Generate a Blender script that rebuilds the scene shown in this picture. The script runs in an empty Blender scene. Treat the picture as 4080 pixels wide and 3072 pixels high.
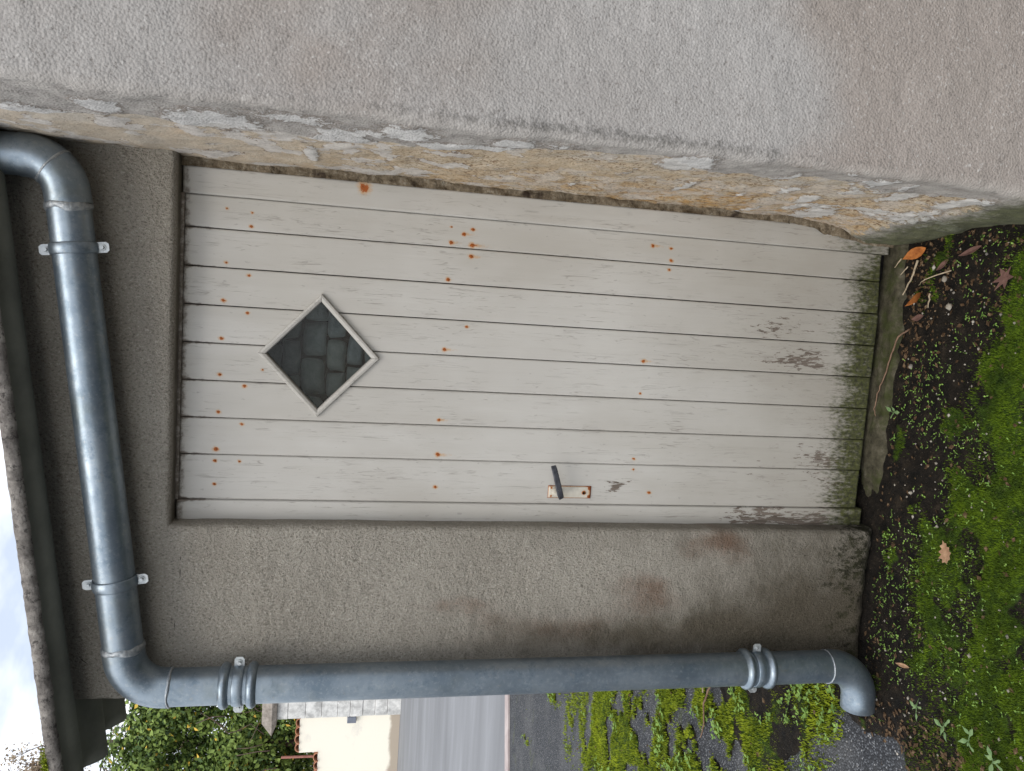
import bpy, math, random
import numpy as np
from mathutils import Vector, Matrix

R = math.radians
scene = bpy.context.scene
col = scene.collection

# ------------------------------------------------------------------ camera
# The photograph was taken with the phone turned on its side: image-left is up.
cam_d = bpy.data.cameras.new("camera")
cam_o = bpy.data.objects.new("camera", cam_d)
col.objects.link(cam_o)
scene.camera = cam_o
yaw, pitch, roll = -0.108733, 0.201539, -0.045248
fwd = Vector((math.sin(yaw) * math.cos(pitch), math.cos(yaw) * math.cos(pitch), -math.sin(pitch)))
rgt = Vector((math.cos(yaw), -math.sin(yaw), 0))
dwn = fwd.cross(rgt)
r2 = rgt * math.cos(roll) + dwn * math.sin(roll)
d2 = dwn * math.cos(roll) - rgt * math.sin(roll)
m = Matrix((d2, r2, -fwd)).transposed().to_4x4()
m.translation = Vector((0.4537, -2.1349, 1.5693))
cam_o.matrix_world = m
cam_d.sensor_width = 36
cam_d.lens = 3070 / 4080 * 36
cam_d.clip_start = 0.05
cam_d.clip_end = 500

# ------------------------------------------------------------------ world
SUN_DIR = Vector((-0.16, -0.62, 0.86)).normalized()
world = bpy.data.worlds.new("World")
scene.world = world
world.use_nodes = True
wt = world.node_tree
wt.nodes.clear()
w_out = wt.nodes.new("ShaderNodeOutputWorld")
w_bg = wt.nodes.new("ShaderNodeBackground")
w_sky = wt.nodes.new("ShaderNodeTexSky")
w_sky.sky_type = 'NISHITA'
w_sky.sun_disc = False
w_sky.sun_elevation = math.asin(SUN_DIR.z)
w_sky.sun_rotation = math.atan2(SUN_DIR.x, SUN_DIR.y)
w_sky.air_density = 1.0
w_sky.dust_density = 1.5
w_tc = wt.nodes.new("ShaderNodeTexCoord")
w_map = wt.nodes.new("ShaderNodeMapping")
w_map.inputs['Scale'].default_value = (1, 1, 2.2)
w_n = wt.nodes.new("ShaderNodeTexNoise")
w_n.inputs['Scale'].default_value = 2.3
w_n.inputs['Detail'].default_value = 6
w_n.inputs['Roughness'].default_value = 0.55
w_r = wt.nodes.new("ShaderNodeValToRGB")
w_r.color_ramp.elements[0].position = 0.40
w_r.color_ramp.elements[0].color = (0.30, 0.30, 0.30, 1)
w_r.color_ramp.elements[1].position = 0.57
w_r.color_ramp.elements[1].color = (0.95, 0.95, 0.95, 1)
w_mx = wt.nodes.new("ShaderNodeMix")
w_mx.data_type = 'RGBA'
w_mx.inputs[7].default_value = (10.5, 10.6, 10.8, 1)
wt.links.new(w_tc.outputs['Generated'], w_map.inputs['Vector'])
wt.links.new(w_map.outputs[0], w_n.inputs['Vector'])
wt.links.new(w_n.outputs['Fac'], w_r.inputs[0])
wt.links.new(w_r.outputs[0], w_mx.inputs[0])
wt.links.new(w_sky.outputs[0], w_mx.inputs[6])
wt.links.new(w_mx.outputs[2], w_bg.inputs['Color'])
w_bg.inputs['Strength'].default_value = 0.12
wt.links.new(w_bg.outputs[0], w_out.inputs[0])

sun_d = bpy.data.lights.new("sun", 'SUN')
sun_d.energy = 0.95
sun_d.angle = R(28)
sun_d.color = (1.0, 0.95, 0.87)
sun_o = bpy.data.objects.new("sun", sun_d)
col.objects.link(sun_o)
sun_o.rotation_euler = (-SUN_DIR).to_track_quat('-Z', 'Y').to_euler()
sun_o.location = SUN_DIR * 30

scene.view_settings.view_transform = 'Standard'
scene.view_settings.look = 'None'
scene.view_settings.gamma = 1
scene.view_settings.exposure = 0.50
scene.view_settings.use_curve_mapping = False

rng = np.random.default_rng(7)
random.seed(7)

# ------------------------------------------------------------------ helpers
def _h(ix, iy, seed):
    h = (ix.astype(np.int64) * 374761393 + iy.astype(np.int64) * 668265263 + seed * 974711) & 0xffffffff
    h = ((h ^ (h >> 13)) * 1274126177) & 0xffffffff
    return ((h ^ (h >> 16)) & 0xffff) / 65535.0

def vnoise(x, y, seed=0):
    x = np.asarray(x, float); y = np.asarray(y, float)
    ix = np.floor(x); iy = np.floor(y)
    fx = x - ix; fy = y - iy
    fx = fx * fx * (3 - 2 * fx); fy = fy * fy * (3 - 2 * fy)
    a = _h(ix, iy, seed); b = _h(ix + 1, iy, seed)
    c = _h(ix, iy + 1, seed); d = _h(ix + 1, iy + 1, seed)
    return (a * (1 - fx) + b * fx) * (1 - fy) + (c * (1 - fx) + d * fx) * fy

def fbm(x, y, seed=0, octv=4):
    s = 0; a = 0.5; t = 0
    for i in range(octv):
        s = s + a * vnoise(x * 2 ** i, y * 2 ** i, seed + i * 17)
        t += a; a *= 0.5
    return s / t

def sstep(a, b, x):
    t = np.clip((x - a) / (b - a), 0, 1)
    return t * t * (3 - 2 * t)

def np_mesh(name, V, F, mat=None, wear=None, smooth=False, parent=None, mats=None, midx=None, extra=None):
    V = np.asarray(V, np.float32).reshape(-1, 3)
    me = bpy.data.meshes.new(name)
    if isinstance(F, np.ndarray):
        n, k = F.shape
        me.vertices.add(len(V)); me.vertices.foreach_set('co', V.ravel())
        me.loops.add(n * k); me.loops.foreach_set('vertex_index', F.astype(np.int32).ravel())
        me.polygons.add(n)
        me.polygons.foreach_set('loop_start', np.arange(0, n * k, k, dtype=np.int32))
        me.update(calc_edges=True)
    else:
        me.from_pydata(V.tolist(), [], F)
        me.update()
    me.validate()
    if smooth:
        me.polygons.foreach_set('use_smooth', np.ones(len(me.polygons), bool))
    if wear is not None:
        a = me.attributes.new('wear', 'FLOAT_COLOR', 'POINT')
        a.data.foreach_set('color', np.asarray(wear, np.float32).ravel())
    if extra:
        for k_, v_ in extra.items():
            a = me.attributes.new(k_, 'FLOAT', 'POINT')
            a.data.foreach_set('value', np.asarray(v_, np.float32).ravel())
    for mm in (mats or ([mat] if mat else [])):
        me.materials.append(mm)
    if midx is not None:
        me.polygons.foreach_set('material_index', np.asarray(midx, np.int32))
    o = bpy.data.objects.new(name, me)
    col.objects.link(o)
    if parent:
        attach(o, parent)
    return o

def attach(o, p):
    o.parent = p
    # every parent sits unrotated: keep world coordinates
    o.matrix_parent_inverse = WM[p.name].inverted() if p.name in WM else Matrix()

WM = {}
def thing(name, label, cat, loc=(0, 0, 0), group=None):
    o = bpy.data.objects.new(name, None)
    o.empty_display_size = 0.05
    o.location = loc
    col.objects.link(o)
    WM[o.name] = Matrix.Translation(Vector(loc))
    return tag(o, label, cat, group)

def tag(o, label, cat, group=None):
    o['label'] = label
    o['category'] = cat
    if group:
        o['group'] = group
    return o

def structure(o):
    o['kind'] = 'structure'
    return o

def stuff(o, label, cat):
    o['kind'] = 'stuff'
    if label: o['label'] = label
    if cat: o['category'] = cat
    return o

def part_empty(name, parent, loc):
    o = bpy.data.objects.new(name, None)
    o.empty_display_size = 0.03
    o.location = loc
    col.objects.link(o)
    attach(o, parent)
    WM[o.name] = Matrix.Translation(Vector(loc))
    return o

def recentre(o):
    """move a top-level mesh's origin to the middle of its base"""
    me = o.data
    n = len(me.vertices)
    v = np.zeros(n * 3, np.float32); me.vertices.foreach_get('co', v); v = v.reshape(-1, 3)
    c = np.array([(v[:, 0].min() + v[:, 0].max()) / 2, (v[:, 1].min() + v[:, 1].max()) / 2, v[:, 2].min()], np.float32)
    me.vertices.foreach_set('co', (v - c).ravel()); me.update()
    o.location = c.tolist()
    return o

def grid_faces(nu, nv, keep=None):
    i, j = np.meshgrid(np.arange(nu - 1), np.arange(nv - 1), indexing='ij')
    a = (i * nv + j)
    F = np.stack([a, a + nv, a + nv + 1, a + 1], -1)
    if keep is not None:
        return F[keep]
    return F.reshape(-1, 4)

def box_vf(x0, x1, y0, y1, z0, z1, b=0.0):
    """a box, bevelled when b > 0"""
    if b <= 0:
        V = [(x, y, z) for x in (x0, x1) for y in (y0, y1) for z in (z0, z1)]
        F = [(0, 1, 3, 2), (4, 6, 7, 5), (0, 4, 5, 1), (2, 3, 7, 6), (0, 2, 6, 4), (1, 5, 7, 3)]
        return V, F
    V = []; idx = {}
    lo = (x0, y0, z0); hi = (x1, y1, z1)
    for sx in (0, 1):
        for sy in (0, 1):
            for sz in (0, 1):
                s = (sx, sy, sz)
                for ax in range(3):
                    p = []
                    for k in range(3):
                        e = hi[k] if s[k] else lo[k]
                        if k != ax:
                            e += -b if s[k] else b
                        p.append(e)
                    idx[(s, ax)] = len(V); V.append(tuple(p))
    F = []
    for ax in range(3):
        o1, o2 = [k for k in range(3) if k != ax]
        for sv in (0, 1):
            q = []
            for (a, c) in ((0, 0), (1, 0), (1, 1), (0, 1)):
                s = [0, 0, 0]; s[ax] = sv; s[o1] = a; s[o2] = c
                q.append(idx[(tuple(s), ax)])
            F.append(q)
    for ax in range(3):
        o1, o2 = [k for k in range(3) if k != ax]
        for a in (0, 1):
            for c in (0, 1):
                s0 = [0, 0, 0]; s0[o1] = a; s0[o2] = c; s1 = list(s0); s1[ax] = 1
                s0 = tuple(s0); s1 = tuple(s1)
                F.append([idx[(s0, o1)], idx[(s1, o1)], idx[(s1, o2)], idx[(s0, o2)]])
    for sx in (0, 1):
        for sy in (0, 1):
            for sz in (0, 1):
                s = (sx, sy, sz)
                F.append([idx[(s, 0)], idx[(s, 1)], idx[(s, 2)]])
    return V, F

def fix_normals(o):
    import bmesh
    bm = bmesh.new(); bm.from_mesh(o.data)
    bmesh.ops.recalc_face_normals(bm, faces=bm.faces)
    bm.to_mesh(o.data); bm.free()
    return o

def box(name, x0, x1, y0, y1, z0, z1, mat, parent=None, b=0.0):
    V, F = box_vf(x0, x1, y0, y1, z0, z1, b)
    o = np_mesh(name, V, F, mat, parent=parent)
    return fix_normals(o)

def tube_vf(path, rad, n=20, cap=True, squash=None):
    P = [Vector(p) for p in path]
    rad = rad if hasattr(rad, '__len__') else [rad] * len(P)
    V = []; F = []
    t0 = (P[1] - P[0]).normalized()
    up = Vector((0, 0, 1)) if abs(t0.z) < 0.9 else Vector((0, 1, 0))
    nrm = (up - t0 * up.dot(t0)).normalized()
    for i, p in enumerate(P):
        if i == 0: t = t0
        elif i == len(P) - 1: t = (P[i] - P[i - 1]).normalized()
        else: t = ((P[i + 1] - P[i]).normalized() + (P[i] - P[i - 1]).normalized()).normalized()
        nrm = (nrm - t * nrm.dot(t)).normalized()
        b = t.cross(nrm)
        for k in range(n):
            a = 2 * math.pi * k / n
            V.append(tuple(p + (nrm * math.cos(a) + b * math.sin(a)) * rad[i]))
    for i in range(len(P) - 1):
        for k in range(n):
            F.append([i * n + k, i * n + (k + 1) % n, (i + 1) * n + (k + 1) % n, (i + 1) * n + k])
    if cap:
        F.append(list(range(n))[::-1])
        F.append([(len(P) - 1) * n + k for k in range(n)])
    return V, F

def tube(name, path, rad, mat, parent=None, n=20, cap=True):
    V, F = tube_vf(path, rad, n, cap)
    o = np_mesh(name, V, F, mat, smooth=True, parent=parent)
    return fix_normals(o)

def join_vf(lst):
    V = []; F = []
    for v, f in lst:
        o = len(V); V += list(v); F += [[i + o for i in q] for q in f]
    return V, F

# ------------------------------------------------------------------ node helper
class M:
    def __init__(s, name, rough=0.8, spec=0.3, metallic=0.0):
        s.m = bpy.data.materials.new(name); s.m.use_nodes = True
        s.t = s.m.node_tree; s.t.nodes.clear()
        s.out = s.t.nodes.new('ShaderNodeOutputMaterial')
        s.b = s.t.nodes.new('ShaderNodeBsdfPrincipled')
        s.t.links.new(s.b.outputs[0], s.out.inputs[0])
        s.b.inputs['Roughness'].default_value = rough
        s.b.inputs['Specular IOR Level'].default_value = spec
        s.b.inputs['Metallic'].default_value = metallic
        g = s.t.nodes.new('ShaderNodeNewGeometry'); s.pos = g.outputs['Position']
    def L(s, a, b): s.t.links.new(a, b)
    def _in(s, sock, v):
        if isinstance(v, bpy.types.NodeSocket): s.L(v, sock)
        elif v is not None:
            if hasattr(v, '__len__') and len(v) == 3 and sock.type == 'RGBA': v = (*v, 1)
            sock.default_value = v
    def vec(s, scale=(1, 1, 1), loc=(0, 0, 0), rot=(0, 0, 0), src=None):
        n = s.t.nodes.new('ShaderNodeMapping')
        n.inputs['Scale'].default_value = scale; n.inputs['Location'].default_value = loc
        n.inputs['Rotation'].default_value = rot
        s.L(src or s.pos, n.inputs['Vector']); return n.outputs[0]
    def noise(s, scale, detail=4, rough=0.55, vec=None, dist=0.0, color=False):
        n = s.t.nodes.new('ShaderNodeTexNoise')
        n.inputs['Scale'].default_value = scale; n.inputs['Detail'].default_value = detail
        n.inputs['Roughness'].default_value = rough; n.inputs['Distortion'].default_value = dist
        s.L(vec or s.pos, n.inputs['Vector']); return n.outputs['Color' if color else 'Fac']
    def voro(s, scale, vec=None, out='Distance', feature='F1', rand=1.0):
        n = s.t.nodes.new('ShaderNodeTexVoronoi'); n.feature = feature
        n.inputs['Scale'].default_value = scale; n.inputs['Randomness'].default_value = rand
        s.L(vec or s.pos, n.inputs['Vector']); return n.outputs[out]
    def math(s, op, a, b=None, c=None, clamp=False):
        n = s.t.nodes.new('ShaderNodeMath'); n.operation = op; n.use_clamp = clamp
        s._in(n.inputs[0], a)
        if b is not None: s._in(n.inputs[1], b)
        if c is not None: s._in(n.inputs[2], c)
        return n.outputs[0]
    def add(s, a, b): return s.math('ADD', a, b)
    def mul(s, a, b): return s.math('MULTIPLY', a, b)
    def sub(s, a, b): return s.math('SUBTRACT', a, b)
    def mx(s, a, b): return s.math('MAXIMUM', a, b)
    def step(s, v, a, b):
        n = s.t.nodes.new('ShaderNodeMapRange'); n.interpolation_type = 'SMOOTHSTEP'
        s._in(n.inputs[0], v); n.inputs[1].default_value = a; n.inputs[2].default_value = b
        n.inputs[3].default_value = 0.0; n.inputs[4].default_value = 1.0
        if a > b:
            n.inputs[1].default_value = b; n.inputs[2].default_value = a
            n.inputs[3].default_value = 1.0; n.inputs[4].default_value = 0.0
        return n.outputs[0]
    def mix(s, f, a, b, mode='MIX'):
        n = s.t.nodes.new('ShaderNodeMix'); n.data_type = 'RGBA'; n.blend_type = mode
        s._in(n.inputs[0], f); s._in(n.inputs[6], a); s._in(n.inputs[7], b)
        return n.outputs[2]
    def ramp(s, f, stops):
        n = s.t.nodes.new('ShaderNodeValToRGB')
        e = n.color_ramp.elements
        while len(e) < len(stops): e.new(0.5)
        for k, (p, c) in enumerate(stops):
            e[k].position = p; e[k].color = (*c, 1) if len(c) == 3 else c
        s._in(n.inputs[0], f); return n.outputs[0]
    def attr(s, name='wear'):
        n = s.t.nodes.new('ShaderNodeAttribute'); n.attribute_name = name
        sp = s.t.nodes.new('ShaderNodeSeparateColor'); s.L(n.outputs['Color'], sp.inputs[0])
        return sp.outputs[0], sp.outputs[1], sp.outputs[2], n.outputs['Alpha']
    def fattr(s, name):
        n = s.t.nodes.new('ShaderNodeAttribute'); n.attribute_name = name
        return n.outputs['Fac']
    def xyz(s, src=None):
        n = s.t.nodes.new('ShaderNodeSeparateXYZ'); s.L(src or s.pos, n.inputs[0]); return n.outputs
    def bump(s, h, strength=0.5, dist=0.01, normal=None):
        n = s.t.nodes.new('ShaderNodeBump'); n.inputs['Strength'].default_value = strength
        n.inputs['Distance'].default_value = dist; s._in(n.inputs['Height'], h)
        if normal is not None: s.L(normal, n.inputs['Normal'])
        return n.outputs[0]
    def done(s, color=None, rough=None, normal=None, metallic=None):
        s._in(s.b.inputs['Base Color'], color)
        if rough is not None: s._in(s.b.inputs['Roughness'], rough)
        if metallic is not None: s._in(s.b.inputs['Metallic'], metallic)
        if normal is not None: s.L(normal, s.b.inputs['Normal'])
        return s.m

MAT = {}

# painted boards: R rust, G grime, B algae, A peeling
def make_paint():
    s = M('painted_wood', rough=0.55, spec=0.35)
    rust, grime, algae, peel = s.attr()
    base = s.ramp(s.noise(3.0, 3), [(0.3, (0.455, 0.438, 0.405)), (0.7, (0.525, 0.512, 0.480))])
    base = s.mix(s.mul(s.step(s.noise(2.2, 4, 0.6, s.vec((2.5, 1, 0.7))), 0.40, 0.65), 0.45), base, (0.40, 0.378, 0.335))
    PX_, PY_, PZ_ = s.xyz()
    base = s.mix(s.mul(s.step(s.add(PZ_, s.mul(s.noise(5, 4), 0.5)), 1.15, 0.10), 0.75), base, (0.27, 0.245, 0.205))  # lower boards darkened in the colour to imitate light falling off downwards
    # drying cracks along the grain
    crackn = s.noise(1.0, 2, 0.5, s.vec((95, 40, 4.5)), 0.9)
    crack = s.step(s.math('ABSOLUTE', s.sub(crackn, 0.5)), 0.016, 0.002)
    brk = s.step(s.noise(1.0, 3, 0.6, s.vec((45, 30, 14))), 0.44, 0.56)
    zone = s.step(s.noise(4.0, 3, 0.5, s.vec((3, 1, 1.0))), 0.40, 0.56)
    crack = s.mul(s.mul(crack, brk), s.mx(zone, s.step(peel, 0.15, 0.6)))
    fine = s.noise(1.0, 4, 0.65, s.vec((420, 100, 14)))
    c = s.mix(s.mul(crack, 0.42), base, (0.17, 0.145, 0.125))
    c = s.mix(s.mul(s.step(fine, 0.42, 0.75), 0.14), c, (0.45, 0.43, 0.40))
    # grime
    gn = s.noise(60, 5, 0.7)
    g = s.step(s.add(grime, s.mul(s.sub(gn, 0.5), 1.5)), 0.45, 1.0)
    c = s.mix(s.mul(g, 0.85), c, (0.10, 0.075, 0.055))
    # little knocks and specks
    sp = s.step(s.noise(1.0, 3, 0.6, s.vec((75, 40, 30))), 0.67, 0.71)
    c = s.mix(s.mul(sp, 0.35), c, (0.22, 0.20, 0.19))
    # rust
    rn = s.noise(120, 4, 0.7)
    rr = s.add(rust, s.mul(s.sub(rn, 0.5), s.mul(s.step(rust, 0.0, 0.2), 1.1)))
    c = s.mix(s.mul(s.step(rr, 0.12, 0.6), 0.60), c, (0.50, 0.27, 0.09))
    c = s.mix(s.step(rr, 0.60, 0.80), c, (0.33, 0.085, 0.014))
    c = s.mix(s.step(rr, 0.93, 1.05), c, (0.10, 0.03, 0.012))
    # peeled patches show bare grey-brown wood
    pn = s.noise(1.0, 5, 0.72, s.vec((120, 40, 26)), 0.5)
    pk = s.step(s.add(pn, s.sub(s.mul(peel, 0.36), 0.335)), 0.50, 0.53)
    wood = s.ramp(s.noise(1.0, 3, 0.6, s.vec((300, 80, 9))), [(0.3, (0.085, 0.065, 0.052)), (0.7, (0.22, 0.185, 0.155))])
    c = s.mix(pk, c, wood)
    # algae
    an = s.noise(1.0, 5, 0.7, s.vec((120, 120, 40)))
    ak = s.step(s.add(algae, s.mul(s.sub(an, 0.5), 1.9)), 0.20, 1.00)
    ac = s.ramp(s.noise(90, 4), [(0.3, (0.012, 0.013, 0.006)), (0.75, (0.080, 0.088, 0.018))])
    c = s.mix(s.mul(ak, 0.97), c, ac)
    h = s.add(s.mul(fine, 0.25), s.sub(s.mul(s.noise(1.0, 3, 0.5, s.vec((60, 30, 3))), 0.6), s.add(s.mul(crack, 0.8), s.mul(pk, 0.7))))
    n = s.bump(h, 0.5, 0.0016)
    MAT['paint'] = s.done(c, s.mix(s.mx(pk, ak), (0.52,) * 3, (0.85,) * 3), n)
make_paint()

# rough cement render of the lean-to: R reddish stain, G dark damp, B algae, A crack distance (mm, 0 = on it)
def make_render():
    s = M('roughcast_render', rough=0.93, spec=0.15)
    red, damp, algae, crk = s.attr()
    c = s.ramp(s.noise(2.2, 5, 0.6), [(0.3, (0.318, 0.292, 0.248)), (0.7, (0.410, 0.382, 0.330))])
    grain = s.noise(1.0, 4, 0.62, s.vec((190, 190, 130), rot=(0, 0.45, 0)))
    grit = s.noise(1.0, 3, 0.6, s.vec((420, 420, 300), rot=(0, 0.45, 0)))
    sand = s.add(s.mul(grain, 0.6), s.mul(grit, 0.4))
    c = s.mix(s.mul(s.step(sand, 0.49, 0.38), 0.60), c, (0.100, 0.086, 0.068))
    c = s.mix(s.mul(s.step(sand, 0.54, 0.64), 0.75), c, (0.60, 0.56, 0.50))
    rn = s.add(s.mul(s.noise(7, 5, 0.65), 0.5), s.mul(sand, 0.5))
    c = s.mix(s.mul(s.step(s.add(red, s.mul(s.sub(rn, 0.5), 2.2)), 0.25, 1.1), 0.80), c, (0.48, 0.29, 0.21), 'MULTIPLY')
    dn = s.add(s.mul(s.noise(9, 6, 0.7), 0.45), s.mul(sand, 0.55))
    dk = s.step(s.add(damp, s.mul(s.sub(dn, 0.5), 2.6)), 0.10, 1.30)
    c = s.mix(s.mul(dk, 0.95), c, (0.25, 0.228, 0.190), 'MULTIPLY')
    an = s.add(s.mul(s.noise(1.0, 5, 0.7, s.vec((55, 55, 34))), 0.6), s.mul(sand, 0.4))
    ak = s.step(s.add(algae, s.mul(s.sub(an, 0.5), 3.0)), 0.42, 0.85)
    c = s.mix(s.mul(ak, 0.92), c, s.ramp(s.noise(30, 3), [(0.3, (0.012, 0.011, 0.007)), (0.8, (0.040, 0.042, 0.016))]))
    ck = s.step(s.add(crk, s.mul(s.noise(120, 3), 0.16)), 0.26, 0.14)
    c = s.mix(s.mul(ck, 0.85), c, (0.035, 0.028, 0.022))
    tool = s.noise(1.0, 3, 0.6, s.vec((30, 30, 52), rot=(0, 0.5, 0)))
    h = s.add(s.mul(sand, 1.8), s.sub(s.mul(tool, 0.7), s.mul(ck, 1.2)))
    MAT['render'] = s.done(c, None, s.bump(h, 0.95, 0.0085))
make_render()

# trowelled light-grey render and the bare stone return: R stone, G flake, B algae, A edge dirt
def make_house():
    s = M('house_render_and_stone', rough=0.9, spec=0.2)
    stone, flake, algae, dirt = s.attr()
    amber = s.fattr('amber')
    c = s.ramp(s.noise(1.6, 5, 0.6), [(0.3, (0.330, 0.312, 0.296)), (0.72, (0.415, 0.400, 0.385))])
    brn = s.noise(1.0, 4, 0.6, s.vec((1.6, 1.6, 1.1), loc=(3, 1, 2)))
    X, Y, Z = s.xyz()
    low = s.step(Z, 1.1, 0.3)
    c = s.mix(s.mul(s.step(s.add(brn, s.mul(low, 0.18)), 0.52, 0.72), 0.55), c, (0.27, 0.215, 0.175))
    # trowel arcs
    vc = s.voro(3.1, s.vec((1, 0.25, 1)), rand=1.0)
    arc = s.math('SINE', s.add(s.mul(vc, 420.0), s.mul(s.noise(14, 3), 26.0)))
    arcm = s.step(s.noise(5, 2), 0.44, 0.62)
    arc = s.mul(arc, s.mul(arcm, s.noise(40, 3)))
    g1 = s.noise(210, 4, 0.65)
    g2 = s.noise(95, 4, 0.65)
    c = s.mix(s.mul(s.step(s.add(s.mul(g1, 0.5), s.mul(g2, 0.5)), 0.47, 0.36), 0.60), c, (0.165, 0.150, 0.135))
    c = s.mix(s.mul(s.step(s.noise(85, 5, 0.8), 0.60, 0.68), 0.55), c, (0.13, 0.12, 0.11))
    c = s.mix(s.mul(s.step(s.noise(22, 4, 0.7, s.vec(loc=(8, 8, 8))), 0.70, 0.73), 0.7), c, (0.10, 0.085, 0.075))
    c = s.mix(s.mul(s.step(s.add(s.mul(g1, 0.5), s.mul(g2, 0.5)), 0.54, 0.66), 0.55), c, (0.60, 0.585, 0.56))
    dn = s.noise(90, 4, 0.75)
    c = s.mix(s.mul(s.step(s.add(dirt, s.mul(s.sub(dn, 0.5), 2.0)), 0.50, 1.05), 0.72), c, (0.12, 0.115, 0.105))
    # bare shelly limestone
    st = s.ramp(s.noise(9, 5, 0.65), [(0.28, (0.46, 0.385, 0.29)), (0.5, (0.57, 0.475, 0.35)), (0.75, (0.64, 0.57, 0.465))])
    st = s.mix(s.mul(amber, s.step(s.noise(24, 4, 0.65), 0.36, 0.62)), st, (0.50, 0.30, 0.115))
    st = s.mix(s.mul(s.step(s.noise(5, 4, 0.6, s.vec(loc=(4, 7, 1))), 0.50, 0.66), 0.55), st, (0.50, 0.475, 0.43))
    pv = s.noise(95, 3, 0.6)
    pit = s.step(pv, 0.555, 0.605)
    pit = s.mul(pit, s.mul(s.step(s.noise(6, 3), 0.30, 0.52), s.step(Z, 1.75, 1.25)))
    st = s.mix(s.mul(pit, 0.85), st, (0.17, 0.095, 0.045))
    sgrain = s.noise(150, 4, 0.7)
    st = s.mix(s.mul(s.step(sgrain, 0.50, 0.38), 0.70), st, (0.27, 0.195, 0.120))
    st = s.mix(s.mul(s.step(Z, 1.45, 1.95), 0.45), st, (0.56, 0.515, 0.455))
    plate = s.noise(11, 5, 0.6, s.vec(loc=(6, 2, 5)))
    pz = s.mx(s.step(Z, 0.95, 1.4), 0.50)
    st = s.mix(s.mul(s.mul(s.step(plate, 0.52, 0.535), pz), 0.75), st, s.ramp(s.noise(40, 4, 0.65), [(0.35, (0.50, 0.475, 0.46)), (0.65, (0.70, 0.675, 0.64))]))
    crk = s.mul(s.step(s.math('ABSOLUTE', s.sub(plate, 0.527)), 0.016, 0.002), s.mul(s.step(s.noise(17, 3), 0.46, 0.58), pz))
    st = s.mix(s.mul(crk, 0.8), st, (0.13, 0.085, 0.06))
    en = s.noise(26, 4, 0.7)
    sk = s.step(s.add(stone, s.mul(s.sub(en, 0.5), 0.9)), 0.46, 0.54)
    smear = s.ramp(s.noise(24, 6, 0.7), [(0.3, (0.25, 0.23, 0.21)), (0.7, (0.50, 0.47, 0.435))])
    isret = s.fattr('ret')
    c = s.mix(s.mul(isret, 0.80), c, smear)
    c = s.mix(s.mul(s.mul(isret, s.step(s.noise(32, 6, 0.75, s.vec(loc=(2, 2, 2))), 0.56, 0.68)), 0.6), c, (0.075, 0.07, 0.07))
    c = s.mix(sk, c, st)
    fl = s.ramp(s.noise(30, 5, 0.65), [(0.3, (0.47, 0.46, 0.45)), (0.65, (0.74, 0.73, 0.71))])
    fln = s.noise(40, 5, 0.8)
    fk = s.mul(s.step(s.add(flake, s.mul(s.sub(fln, 0.5), 1.3)), 0.50, 0.60), 0.80)
    edge = s.mul(s.step(s.add(flake, s.mul(s.sub(fln, 0.5), 1.3)), 0.38, 0.50), s.math('SUBTRACT', 1.0, fk))
    c = s.mix(s.mul(edge, 0.55), c, (0.13, 0.09, 0.06))
    c = s.mix(fk, c, fl)
    an = s.noise(50, 6, 0.75)
    ak = s.step(s.add(algae, s.mul(s.sub(an, 0.5), 0.9)), 0.38, 0.95)
    c = s.mix(s.mul(ak, 0.9), c, s.ramp(s.noise(28, 4), [(0.3, (0.040, 0.045, 0.020)), (0.75, (0.115, 0.125, 0.055))]))
    peb = s.voro(190)
    h = s.add(s.add(s.sub(s.mul(g1, 1.0), s.mul(peb, 0.9)), s.mul(g2, 0.6)), s.mul(arc, 0.035))
    h2 = s.sub(s.mul(sgrain, 2.0), s.mul(pit, 1.6))
    hh = s.mix(sk, h, h2)
    hh = s.add(hh, s.mul(fk, 0.9))
    MAT['house'] = s.done(c, None, s.bump(hh, 0.55, 0.0036))
make_house()

def make_zinc():
    s = M('zinc', metallic=0.82, rough=0.4)
    n1 = s.noise(9, 5, 0.65)
    n2 = s.noise(26, 6, 0.75)
    n3 = s.noise(110, 4, 0.7)
    c = s.ramp(n1, [(0.3, (0.165, 0.210, 0.255)), (0.7, (0.30, 0.350, 0.395))])
    c = s.mix(s.mul(s.step(n2, 0.50, 0.66), 0.60), c, (0.130, 0.178, 0.225))
    c = s.mix(s.mul(s.step(n3, 0.52, 0.68), 0.45), c, (0.36, 0.395, 0.415))
    c = s.mix(s.mul(s.step(s.noise(35, 5, 0.7, s.vec(loc=(1, 2, 9))), 0.60, 0.72), 0.45), c, (0.33, 0.325, 0.30))
    c = s.mix(s.mul(s.step(s.noise(5, 4, 0.6, s.vec(loc=(3, 3, 3))), 0.56, 0.72), 0.45), c, (0.20, 0.22, 0.195))
    r = s.math('ADD', s.mul(s.add(n2, n3), 0.26), 0.15)
    MAT['zinc'] = s.done(c, r, s.bump(s.add(n2, s.mul(n3, 0.5)), 0.35, 0.0012), s.math('SUBTRACT', 0.95, s.mul(n2, 0.28)))
    s = M('solder', metallic=0.75, rough=0.35)
    n1 = s.noise(90, 5, 0.7)
    c = s.ramp(n1, [(0.3, (0.20, 0.23, 0.26)), (0.65, (0.46, 0.48, 0.49))])
    MAT['solder'] = s.done(c, s.math('ADD', s.mul(n1, 0.4), 0.2), s.bump(n1, 0.8, 0.004))
    s = M('galvanised_steel', metallic=0.7, rough=0.42)
    n1 = s.noise(40, 4, 0.6)
    c = s.ramp(n1, [(0.3, (0.38, 0.41, 0.42)), (0.7, (0.58, 0.60, 0.60))])
    MAT['galv'] = s.done(c, s.math('ADD', s.mul(n1, 0.3), 0.3), s.bump(n1, 0.3, 0.001))
make_zinc()

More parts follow.
